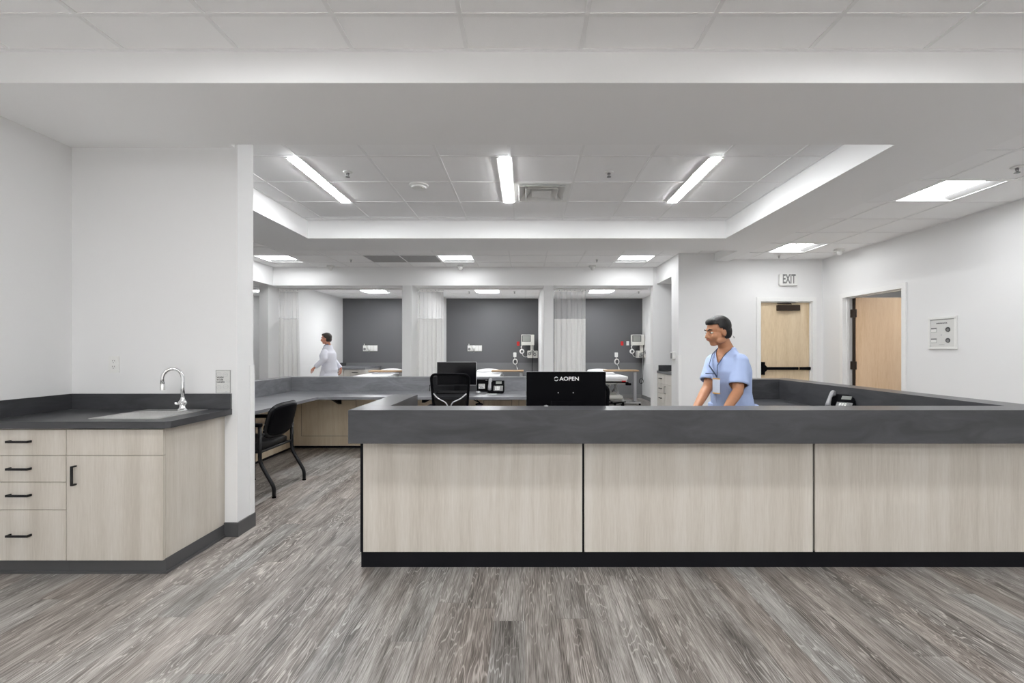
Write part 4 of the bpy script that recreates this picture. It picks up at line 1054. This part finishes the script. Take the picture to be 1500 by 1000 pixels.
def call_station(px, lb):
    D = DB; xc = X(px, D); z = Z(519.5, D)
    t = thing('nurse_call', (xc, D, z), lb, 'nurse call', 'nurse call stations')
    MB().rrect(xc, z, .085, .13, .015, 'y', D - .03, D - .001).build('station', M['white'], t)
    c = MB(); cz = Z(529.5, D) + .0
    for q in range(3): c.tube([(xc + .01 + (.062 - .006 * q) * math.cos(a * PI / 10), D - .03 - .012 * q, cz + (.075 - .005 * q) * math.sin(a * PI / 10)) for a in range(20)], .010, 8, closed=True)
    c.tube([(xc, D - .02, z - .065), (xc - .01, D - .03, z - .09), (xc + .01, D - .03, cz + .07)], .006, 6)
    c.tube([(xc + .02, D - .03, cz - .07), (xc + .05, D - .03, cz - .14), (xc + .065, D - .03, cz - .18)], .006, 6)
    cc = c.build('cord', M['white'], t, True)
    MB().tube([(xc + .058, D - .03, cz - .15), (xc + .072, D - .03, cz - .21)], [.012, .016], 10).build('call_button', M['white'], cc)
call_station(754.2, 'white nurse call unit with coiled cord in the middle bay')
call_station(902.6, 'white nurse call unit with coiled cord in the right bay')
def vitals(px, lb, right):
    D = DB - .25; t = thing('vital_signs_monitor', (X(px, D), D, Z(524, D)), lb, 'medical monitor', 'wall vital signs monitors')
    def B(a, b, c, d, y0, y1, m, n, par=t, bev=.012): return MB().box(X(px + a, D), X(px + b, D), y0, y1, Z(d, D), Z(c, D), bev=bev).build(n, m, par)
    h = B(-12, 7, 490, 505.5, D - .06, D + .06, M['device'], 'housing')
    B(-11, 2, 491.2, 500.5, D - .063, D - .0605, M['hole'], 'screen_surround', h, 0)
    B(-10, 1.2, 492, 499.8, D - .0655, D - .0635, M['devscreen'], 'screen', h, 0)
    B(1.5, 6, 505, 515, D + .02, D + .07, M['device'], 'bracket')
    k = B(-3, 12, 513.5, 524, D - .08, D + .2, M['device'], 'basket')
    c = MB(); R0 = random.Random(int(px))
    for q in range(7):
        p = Vector((X(px - 1 + R0.uniform(0, 10), D), D - .09, Z(515 + R0.uniform(0, 7), D)))
        c.tube([p + Vector((.035 * math.cos(a), 0, .03 * math.sin(a))) for a in [2 * PI * i / 10 for i in range(10)]], .007, 6, closed=True)
    c.build('stored_cable', M['grey'], k, True)
    c = MB(); x_ = X(px - 11, D)
    for q in range(3): c.tube([(x_ + (.055 - .006 * q) * math.cos(a * PI / 10), D - .03 - .01 * q, Z(514.5, D) + (.055 - .005 * q) * math.sin(a * PI / 10)) for a in range(20)], .011, 8, closed=True)
    c.tube([(x_, D - .03, Z(511.5, D)), (x_ - .02, D - .03, Z(508, D)), (x_ + .02, D - .02, Z(504, D))], .012, 8)
    c.tube(smoothpath([(x_, D - .03, Z(517, D)), (x_ + .04, D - .03, Z(522, D)), (x_ + .13, D - .03, Z(523, D)), (X(px - 2, D), D - .05, Z(519, D))]), .006, 6)
    c.build('coiled_hose', M['white'], t, True)
    c = MB(); x_ = X(px + 5, D)
    P = [(x_, D - .085, Z(505, D)), (x_, D - .09, Z(524, D)), (x_ - .02, D - .02, Z(533, D)), (x_ - .02, D, Z(548, D))]
    if right: P = [(x_, D - .085, Z(505, D)), (x_, D - .09, Z(524, D)), (x_ + .01, D - .0, Z(535, D)), (x_, D, Z(553, D))] + [(x_ + .06 * math.sin(a * .9) - .04, D - .0 - .01 * (a % 2), Z(558, D) - .07 * math.cos(a * .9) ) for a in range(14)]
    c.tube(smoothpath(P), .007, 6); c.build('power_cord', M['black'], t, True)
vitals(775.5, 'wall mounted vital signs monitor with white coiled hose in the middle bay', False)
vitals(936.5, 'wall mounted vital signs monitor with tangled cables in the right bay corner', True)

def overbed(x0, x1, y, z, leg_right, lb, yw=.38, floor=True):
    t = thing('overbed_table', ((x0 + x1) / 2, y, 0), lb, 'table', 'overbed tables')
    MB().box(x0, x1, y - yw / 2, y + yw / 2, z - .03, z, bev=.006).build('tabletop', M['tabletop'], t)
    MB().box(x0 + .02, x1 - .02, y - yw / 2 + .02, y + yw / 2 - .02, z - .05, z - .0305).build('underframe', M['grey'], t)
    lx = x1 - .06 if leg_right else x0 + .12
    MB().box(lx - .035, lx + .035, y - .03, y + .03, .10, z - .05).build('column', M['silver'], t)
    b = MB()
    for s in (-1, 1): b.box(lx - .55, lx + .10, y + s * .2 - .02, y + s * .2 + .02, .05, .085)
    b.box(lx - .03, lx + .03, y - .2, y + .2, .055, .10); b.build('base', M['silver'], t)
    for s in (-1, 1):
        for q in (-.52, .07):
            MB().cyl((lx + q, y + s * .2 - .015, .027), (lx + q, y + s * .2 + .015, .027), .026, 14).build('caster', M['black'], t, 'auto')
overbed(X(885, 11.1), X(933.5, 11.1), 11.1, Z(541.6, 11.1), True, 'overbed table with tan top edge across the gurney in the right bay')
overbed(X(720.5, 11.2), X(767, 11.2), 11.2, Z(542, 11.2), True, 'overbed table with tan top edge in the middle bay, beside the white pillow')
overbed(X(543, 11.2), X(590.5, 11.2), 11.2, Z(542.3, 11.2), True, 'overbed table with tan top edge in the left bay behind the white bed')

def gurney(lb, raised=.30):
    """local: head at +y, foot at -y; x centred"""
    t = thing('hospital_bed', (0, 0, 0), lb, 'hospital bed', 'white hospital beds')
    w, L = .36, 1.0
    m = MB(); m.box(-w, w, -L, .25, .62, .72, bev=.03)
    m.prism([(.25, .62), (L - .03, .62 + raised), (L - .07, .72 + raised), (.22, .72)], 'x', -w, w)
    m.build('mattress', M['sheet'], t, 'auto')
    s = MB(); s.box(-w - .012, w + .012, -L - .012, .20, .66, .733, bev=.02); s.build('sheet', M['sheet'], t, True)
    p = MB(); ang = math.atan2(raised, .72)
    p.ball((0, .72, .755 + raised * .62), (.30, .20, .055), 20, Matrix.Rotation(ang, 4, 'X')); p.build('pillow', M['sheet'], t, True)
    f = MB(); f.box(-w + .02, w - .02, -L + .02, L - .1, .56, .61); f.box(-w, -w + .03, -L, L - .1, .57, .62); f.box(w - .03, w, -L, L - .1, .57, .62); f.build('deck_frame', M['device'], t)
    for s_ in (-1, 1):
        r_ = MB(); r_.tube(smoothpath([(s_ * (w + .03), -.35, .60), (s_ * (w + .03), -.35, .68), (s_ * (w + .03), .45, .68), (s_ * (w + .03), .45, .60)]), .013, 8); r_.build('side_rail', M['silver'], t, True)
    MB().box(w - .13, w - .04, -L - .035, -L - .012, .60, .64, bev=.008).build('release_lever', M['red'], t)
    b = MB(); b.tube(smoothpath([(-w, -L - .02, .60), (-w, -L - .08, .60), (w, -L - .08, .60), (w, -L - .02, .60)]), .015, 8)
    b.box(w - .06, w + .06, -L - .13, -L - .06, .54, .59, bev=.015); b.build('push_handle', M['black'], t, True)
    for s_ in (-1, 1):
        u = MB()
        u.tube([(s_ * .22, -.7, .30), (s_ * .22, -.1, .56)], [(.03, .02)] * 2, 8); u.tube([(s_ * .22, .0, .30), (s_ * .22, -.6, .56)], [(.03, .02)] * 2, 8)
        u.tube([(s_ * .22, .6, .30), (s_ * .22, .2, .56)], .03, 8)
        u.build('lift_arm', M['silver'], t, True)
    MB().box(-.30, .30, -.85, .80, .20, .30, bev=.04).build('chassis_cover', M['device'], t, True)
    for sx in (-1, 1):
        for sy in (-.78, .74):
            cwh = MB(); cwh.cyl((sx * .30 - .022, sy, .078), (sx * .30 + .022, sy, .078), .077, 20); cwh.build('caster', M['black'], t, 'auto')
            MB().tube([(sx * .30, sy, .10), (sx * .30, sy, .22)], .03, 8).build('caster_fork', M['silver'], t)
    MB().tube(smoothpath([(-.34, -.92, .16), (0, -.98, .13), (.34, -.92, .16)]), .014, 8).build('brake_pedal', M['black'], t, True)
    return t
g1 = gurney('wheeled hospital bed with white sheet and red lever in the right bay', .03)
g2 = copy_tree(g1); g2['label'] = 'white hospital bed of the middle bay, only its pillow end showing'
g3 = copy_tree(g1); g3['label'] = 'white hospital bed of the left bay, right of the man in the white coat'
g1.location = (1.90, 11.15, 0)
g2.location = (-.95, 11.25, 0)
g3.location = (-3.50, 11.35, 0)

# cabinet in the left bay
cxa, cxb = X(478, 11.3), X(536, 11.3)
c = thing('base_cabinet', ((cxa + cxb) / 2, 11.7, 0), 'pale low cabinet with drawers in the left bay behind the man in the white coat', 'cabinet')
zt = Z(541, 11.3)
MB().box(cxa, cxb - .02, 11.30, 12.45, .09, zt).build('body', M['cabwhite'], c)
for i, (a, b_) in enumerate(((cxa, cxa + .43), (cxa + .43, cxb - .02))):
    d = MB().box(a + .004, b_ - .004, 11.28, 11.299, zt - .18, zt - .004).build('drawer', M['cabwhite'], c); pull(d, ((a + b_) / 2 + .02, 11.28, zt - .07), 'x', .14)
    d = MB().box(a + .004, b_ - .004, 11.28, 11.299, .10, zt - .19).build('door', M['cabwhite'], c); pull(d, (a + .06, 11.28, zt - .35), 'z', .14)
MB().box(cxa, cxb, 11.34, 11.35, 0, .09).build('toe_kick', M['base'], c)
k = MB().box(cxa, cxb, 11.25, 12.50, zt + .001, zt + .05).build('bay_countertop', M['stonelit']); tag(k, 'grey countertop on the low cabinet of the left bay', 'countertop')
bs = MB(); bs.box(cxa, cxa + .02, 11.25, 12.50, zt + .05, zt + .14); bs.build('backsplash', M['stone'], k)

# ------------------------------------------------------------------ people
def bake(mb, voxel, smooth=6, fac=.5, sub=None):
    """fuse overlapping lofts into one continuous surface"""
    me = bpy.data.meshes.new('b'); bmesh.ops.recalc_face_normals(mb.bm, faces=list(mb.bm.faces)); mb.bm.to_mesh(me); mb.bm.free()
    ob = bpy.data.objects.new('b', me); COL.objects.link(ob)
    md = ob.modifiers.new('r', 'REMESH'); md.mode = 'VOXEL'; md.voxel_size = voxel
    if smooth: s = ob.modifiers.new('s', 'SMOOTH'); s.factor = fac; s.iterations = smooth
    m2 = bpy.data.meshes.new_from_object(ob.evaluated_get(bpy.context.evaluated_depsgraph_get()))
    bpy.data.objects.remove(ob); bpy.data.meshes.remove(me)
    r = MB(); r.bm.from_mesh(m2); bpy.data.meshes.remove(m2); return r
def cut(mb, pred):
    fs = [f for f in mb.bm.faces if pred(f.calc_center_median())]
    bmesh.ops.delete(mb.bm, geom=fs, context='FACES')
    # drop slivers, then relax the cut edge so hems and necklines run clean
    nb = {}
    for e in mb.bm.edges:
        if e.is_boundary:
            a, b = e.verts; nb.setdefault(a, []).append(b); nb.setdefault(b, []).append(a)
    for _ in range(14):
        new = {v: (v.co * .4 + sum((q.co for q in ns), Vector()) / len(ns) * .6) for v, ns in nb.items() if len(ns) == 2}
        for v, c in new.items(): v.co = c
    ring1 = {v for b in nb for e in b.link_edges for v in e.verts if v not in nb}
    for _ in range(3):
        new = {v: sum((e.other_vert(v).co for e in v.link_edges), Vector()) / len(v.link_edges) for v in ring1 if v.link_edges}
        for v, c in new.items(): v.co = c
    return mb

def head(mb, c, f, l, s=1.0):
    """skin volumes of the head; returns a frame function"""
    u = Vector((0, 0, 1)); u = (u - f * u.dot(f)).normalized() if abs(f.z) > 1e-6 else u
    l = u.cross(f).normalized()
    def H(a, b, z): return c + (l * a + f * b + u * z) * s
    rot = Matrix((( l.x, f.x, u.x), (l.y, f.y, u.y), (l.z, f.z, u.z))).to_4x4()
    def E(a, b, z, ra, rb, rz, n=20): mb.ball(H(a, b, z), (ra * s, rb * s, rz * s), n, rot)
    E(0, -.012, .032, .074, .094, .082)
    E(0, .022, -.03, .060, .068, .080)
    E(0, .048, -.088, .032, .030, .024)
    for q in (-1, 1):
        E(q * .036, .058, -.034, .026, .026, .028)
        E(q * .048, .012, -.070, .020, .045, .026)
        E(q * .076, -.008, -.012, .010, .020, .032)
        E(q * .071, -.004, -.012, .012, .016, .022)
        E(q * .012, .094, -.034, .009, .012, .008)
    E(0, .078, .024, .048, .016, .012)
    E(0, .085, -.052, .024, .013, .016)
    mb.tube([H(0, .084, .008), H(0, .098, -.012), H(0, .108, -.030), H(0, .092, -.038)], [.009 * s, .011 * s, .013 * s, .010 * s], 10)
    return H, rot, u, l
def face_parts(t_body, H, rot, s, skin_lip, hairm):
    e = MB(); i_ = MB(); b = MB()
    for q in (-1, 1):
        e.ball(H(q * .031, .0735, .001), (.0135 * s, .013 * s, .008 * s), 12, rot); i_.ball(H(q * .031, .0838, .001), (.0052 * s, .0045 * s, .0055 * s), 8, rot)
        b.tube([H(q * .014, .094, .022), H(q * .032, .092, .029), H(q * .050, .076, .022)], [.004 * s, .005 * s, .003 * s], 6)
    eo = e.build('eye', M['eyewhite'], t_body, True); i_.build('iris', M['iris'], t_body, True); b.build('eyebrow', hairm, t_body, True)
    m_ = MB(); m_.tube([H(-.024, .088, -.052), H(-.008, .0995, -.050), H(.008, .0995, -.050), H(.024, .088, -.052)], [.003 * s, .0058 * s, .0058 * s, .003 * s], 8); m_.build('lips', M[skin_lip], t_body, True)
def hair(H, rot, s, lift=.0):
    mb = MB(); mb.ball(H(0, -.016, .040 + lift), (.083 * s, .100 * s, .086 * s), 24, rot); mb.ball(H(0, -.045, -.005), (.072 * s, .068 * s, .082 * s), 20, rot); mb.ball(H(0, .040, .082), (.055 * s, .042 * s, .030 * s), 16, rot)
    r = bake(mb, .0045, 3)
    inv = rot.inverted(); c = H(0, 0, 0)
    def pred(p):
        q = inv @ (p - c) / s
        if q.y > .03 and q.z < .066: return True
        if q.y > -.02 and q.z < .03 - (.0 if q.y > .0 else .03): return True
        return q.z < -.062
    return cut(r, pred)
def hand(mb, w, d, n, curl=.35, s=1.0, side=1, spread=.13):
    """palm and five fingers; w wrist, d finger direction, n palm normal (down side)"""
    d = d.normalized(); n = (n - d * n.dot(d)).normalized(); r = d.cross(n) * side
    rings = []
    for k, (t, hw, th) in enumerate(((-.01, .026, .020), (.02, .030, .017), (.055, .040, .015), (.085, .042, .013), (.095, .036, .010))):
        rings.append((w + d * t * s, r * hw * s, n * th * s))
    mb.loft(rings, 16)
    for k, (o, ln, rr) in enumerate(((-.031, .068, .0085), (-.0105, .078, .009), (.0105, .073, .0087), (.030, .058, .0078))):
        b = w + d * .085 * s + r * o * s; dd = (d + r * spread * (k - 1.5)).normalized(); P = [b]; a = .1
        for q in range(3):
            a += curl; v = (dd * math.cos(a) + n * math.sin(a)); P.append(P[-1] + v * ln * s * (.42, .32, .26)[q])
        mb.tube(P, [rr * s * 1.08, rr * s, rr * s * .93, rr * s * .75], 8); mb.ball(P[-1], rr * s * .75, 8)
    b = w + d * .022 * s - r * .026 * s; P = [b, b + (d * .6 - r * .75 + n * .15).normalized() * .040 * s]
    P.append(P[-1] + (d * .9 - r * .35 + n * .2).normalized() * .030 * s); P.append(P[-1] + (d + n * .2).normalized() * .024 * s)
    mb.tube(P, [.013 * s, .0115 * s, .010 * s, .008 * s], 8); mb.ball(P[-1], .008 * s, 8)

def person(label, o, f, s, HC, HF, neck, chest, hipc, sh, el, wr, hd, legs, skin, lip, hairm, topm, style, voxel):
    """o floor point; f facing; s scale; world-space joints"""
    l = Vector((0, 0, 1)).cross(f)
    t = thing('person', o, label, 'person')
    mb = MB()
    H, rot, hu, hl = head(mb, HC, HF, None, s)
    base = H(0, -.028, -.045)
    mb.tube([base, (base + neck) / 2 + Vector((0, 0, 0)), neck, neck - Vector((0, 0, .06)) * s], [.052 * s, .050 * s, .058 * s, .085 * s], 16)
    def torso(m, g=0.0, zlow=None, hemflare=0.0):
        sm = (sh[0] + sh[1]) / 2; sd = (sh[0] - sh[1]); hw = sd.length / 2; sl = sd.normalized(); fw = sl.cross(Vector((0, 0, 1))).normalized()
        if fw.dot(f) < 0: fw = -fw
        up = (sm - hipc)
        R = []
        for k, (tt, a, b) in enumerate(((-.32, .155, .105), (-.12, .172, .118), (.1, .166, .112), (.32, .158, .108), (.55, .176, .122), (.78, .192, .124), (.93, .176, .106), (1.05, .128, .084))):
            c = hipc + up * tt + fw * (.012 if .4 < tt < .9 else 0)
            if zlow is not None and tt < 0: pass
            R.append((c, sl * (a * s + g), fw * (b * s + g)))
        if zlow is not None:
            c0, a0, b0 = R[0]; dz = c0.z - zlow
            R = [(Vector((c0.x, c0.y, zlow)), a0 * (1 + hemflare), b0 * (1 + hemflare))] + R
        for q_, a_, b_ in ((.45, .096, .074), (.8, .070, .064), (1.06, .058, .056)): R.append((sm.lerp(neck, q_), sl * (a_ * s + g * .8), fw * (b_ * s + g * .8)))
        m.loft(R, 28); return fw
    fw = torso(mb)
    for k in (0, 1):
        mb.ball(sh[k] - Vector((0, 0, .012)), (.052 * s,) * 3, 14)
        mb.tube([sh[k], sh[k].lerp(el[k], .35), el[k]], [.050 * s, .048 * s, .040 * s], 14)
        mb.tube([el[k], el[k].lerp(wr[k], .3), wr[k]], [.041 * s, .040 * s, .026 * s], 14); mb.ball(el[k], (.041 * s,) * 3, 10)
        hand(mb, wr[k], hd[k][0], hd[k][1], hd[k][2], s, hd[k][3])
        hp, kn, an = legs[k]
        mb.tube([hp, hp.lerp(kn, .4), kn], [.088 * s, .078 * s, .056 * s], 14); mb.tube([kn, kn.lerp(an, .35), an], [.055 * s, .056 * s, .036 * s], 14)
    body = bake(mb, voxel, 4).build('body', M[skin], t, True)
    face_parts(body, H, rot, s, lip, M[hairm])
    hair(H, rot, s).build('hair', M[hairm], t, True, mods=[('SOLIDIFY', dict(thickness=.004, offset=1))])
    # trousers
    tr = MB(); tr.ball(hipc - Vector((0, 0, .02)), (.165 * s, .105 * s, .12 * s), 18, Matrix(((l.x, f.x, 0), (l.y, f.y, 0), (0, 0, 1))).to_4x4())
    for k in (0, 1):
        hp, kn, an = legs[k]
        tr.tube([hp + Vector((0, 0, .05)), hp.lerp(kn, .4), kn, kn.lerp(an, .5), an.lerp(kn, .04)], [.105 * s, .098 * s, .078 * s, .072 * s, .066 * s], 16)
        foot = MB(); a = Vector((an.x, an.y, 0))
        foot.loft([(a - f * .07 * s + Vector((0, 0, .035)), l * .03, Vector((0, 0, .032))), (a - f * .02 * s + Vector((0, 0, .045)), l * .038, Vector((0, 0, .044))), (a + f * .08 * s + Vector((0, 0, .036)), l * .044, Vector((0, 0, .034))), (a + f * .17 * s + Vector((0, 0, .026)), l * .040, Vector((0, 0, .024))), (a + f * .20 * s + Vector((0, 0, .022)), l * .02, Vector((0, 0, .014)))], 14)
        foot.build('shoe', M['shoe'], t, True)
    bake(tr, .010, 3).build('trousers', M[style['trouser']], t, True)
    # upper garment
    g = MB(); torso(g, style['ease'], style.get('hem'), style.get('flare', 0))
    for k in (0, 1):
        g.ball(sh[k] - Vector((0, 0, .012)), (.068 * s,) * 3, 14)
        e_ = style['sleeve']
        if e_ <= 1: g.tube([sh[k], sh[k].lerp(el[k], .4), sh[k].lerp(el[k], e_)], [.066 * s, .068 * s, .077 * s], 18)
        else:
            g.tube([sh[k], sh[k].lerp(el[k], .5), el[k]], [.066 * s, .064 * s, .056 * s], 16); g.ball(el[k], (.058 * s,) * 3, 12)
            g.tube([el[k], el[k].lerp(wr[k], .6), el[k].lerp(wr[k], .93)], [.058 * s, .050 * s, .048 * s], 16)
    gb = bake(g, .008, 5)
    def pred(p):
        q = p - neck; ff = q.dot(fw); lat = abs(q.dot(l)); dz = q.z
        ring_c = Vector((neck.x, neck.y, 0)); 
        if (Vector((p.x, p.y, 0)) - ring_c).length < style.get('nr', .066) * s and dz > style.get('nz', -.03): return True
        if dz > .035: return True
        vd = style['vee']
        if ff > .02 and dz > -vd and lat < .075 * s * (dz + vd) / vd: return True
        for k in (0, 1):
            if style['sleeve'] <= 1:
                ax = (el[k] - sh[k]); tt = (p - sh[k]).dot(ax) / ax.length_squared
                rad = ((p - sh[k]) - ax * tt).length
                if tt > style['sleeve'] - .012 and rad < .070 * s and tt < 1.1: return True
            else:
                ax = (wr[k] - el[k]); tt = (p - el[k]).dot(ax) / ax.length_squared
                rad = ((p - el[k]) - ax * tt).length
                if tt > .92 and rad < .046 * s and tt < 1.1: return True
        return False
    cut(gb, pred)
    top = gb.build(style['name'], M[topm], t, True, mods=[('SOLIDIFY', dict(thickness=.004, offset=0))])
    return t, top, H, l, fw, neck

# man in scrubs inside the counter
f = Vector((-.78, -.62, 0)).normalized()
hf = Vector((-.97, -.20, -.16)).normalized()
V = Vector
shL, shR = W(1083.5, 528, 3.64), W(1046, 528, 3.86)
hip = W(1073, 596, 3.80)
t, top, H, l, fw, neck = person('man in light blue scrubs with badge leaning on the desk inside the counter',
    V((hip.x, hip.y, 0)), f, 1.0, W(1051, 485.5, 3.72), hf, W(1063.5, 509.5, 3.76), None, hip,
    (shL, shR), (W(1081, 573, 3.56), W(1037, 566, 3.78)), (W(1059, 607, 3.40), W(1017, 602, 3.52)),
    ((V((-.55, -.6, -.42)), V((0, 0, -1)), .22, -1), (V((-.6, -.55, -.38)), V((0, 0, -1)), .22, 1)),
    ((hip + V((.075, -.06, -.02)), V((1.80, 3.76, .47)), V((1.84, 3.86, .06))), (hip + V((-.06, .08, -.02)), V((1.66, 3.90, .47)), V((1.70, 4.02, .06)))),
    'skin', 'lip', 'hair', 'scrub', dict(trouser='scrub', ease=.016, hem=.70, flare=.05, sleeve=.80, vee=.13, name='scrub_top'), .0055)
# lanyard and badge
bc = W(1052, 565, 3.60)
ln_ = MB()
for q in (-1, 1):
    p0 = neck + l * .062 * q + fw * .0 + V((0, 0, .005))
    ln_.tube([p0, neck + l * .055 * q + fw * .085 + V((0, 0, -.05)), neck + l * .035 * q + fw * .150 + V((0, 0, -.14)), bc + V((0, 0, .07)) + fw * .012], [(.003, .009)] * 4, 8)
ln_.build('lanyard', M['navy'], t, True)
sm_ = MB(); al = math.atan2(fw.y, fw.x) + PI / 2
for nm, dz, h, w_, m_ in (('badge', 0, .105, .068, 'badge'), ('badge_band', .056, .010, .070, 'badgeband'), ('badge_band', -.056, .010, .070, 'badgeband')):
    MB().obox(bc + fw * .022 + V((0, 0, dz)), (w_, .003, h), (0, 0, al)).build(nm, M[m_], t)
pk = MB(); pk.obox(W(1041, 547, 3.66) + fw * .0, (.10, .004, .008), (0, 0, al)); pk.build('pocket_edge', M['navy'], t)

# man in the white coat walking in the left bay
f = V((-1, 0, 0)); hf = V((-1, -.10, -.03)).normalized()
hip = V((-4.16, 9.80, .93))
W2 = lambda px, py, d=9.8: W(px, py, d)
nk = W2(480.5, 506)
t, top, H, l, fw, neck = person('man in a white coat walking left in the left bay, seen from the side',
    V((hip.x, hip.y, 0)), f, 1.0, W2(477.8, 496.0), hf, nk, None, hip,
    (V((nk.x - .01, 9.64, nk.z - .135)), V((nk.x + .02, 9.96, nk.z - .135))),
    (V((-4.16, 9.55, 1.13)), V((-4.20, 10.04, 1.13))), (V((-4.36, 9.54, .95)), V((-4.02, 10.06, .90))),
    ((V((-.75, 0, -.6)), V((.5, .6, -.5)), .35, -1), (V((-.1, 0, -1)), V((-1, 0, 0)), .35, 1)),
    ((hip + V((-.02, -.09, -.02)), V((-4.32, 9.71, .50)), V((-4.48, 9.71, .08))), (hip + V((0, .09, -.02)), V((-4.10, 9.89, .50)), V((-3.80, 9.89, .12)))),
    'skin2', 'lip', 'hair2', 'coat', dict(trouser='coat', ease=.028, hem=.52, flare=.55, sleeve=2, vee=.10, nr=.060, nz=.0, name='white_coat'), .0065)
c = MB()
for q in (-1, 1): c.tube([neck + l * .062 * q + V((.03, 0, .02)), neck + l * .06 * q + fw * .05 + V((0, 0, -.005)), neck + l * .02 * q + fw * .10 + V((0, 0, -.09))], [(.006, .018)] * 3, 8)
c.build('shirt_collar', M['collar'], t, True)

# ------------------------------------------------------------------ camera, world, view
cd = bpy.data.cameras.new('camera'); cam = bpy.data.objects.new('camera', cd); COL.objects.link(cam)
cam.location = (0, 0, EYE); cam.rotation_euler = (PI / 2, 0, 0)
cd.sensor_width = 36; cd.lens = F / 1500 * 36
cd.shift_x = (750 - CX) / 1500; cd.shift_y = (CY - 500) / 1500
cd.clip_start = .02; cd.clip_end = 100
sc.camera = cam
w = bpy.data.worlds.new('world'); sc.world = w; w.use_nodes = True
w.node_tree.nodes['Background'].inputs[0].default_value = (.9, .95, 1, 1); w.node_tree.nodes['Background'].inputs[1].default_value = .2
vs_ = sc.view_settings
vs_.view_transform = 'Standard'; vs_.look = 'None'; vs_.exposure = 0.23; vs_.gamma = 1; vs_.use_curve_mapping = False
sc.cycles.use_denoising = True
sc.cycles.max_bounces = 14; sc.cycles.diffuse_bounces = 12; sc.cycles.transparent_max_bounces = 12
sc.cycles.sample_clamp_indirect = 8
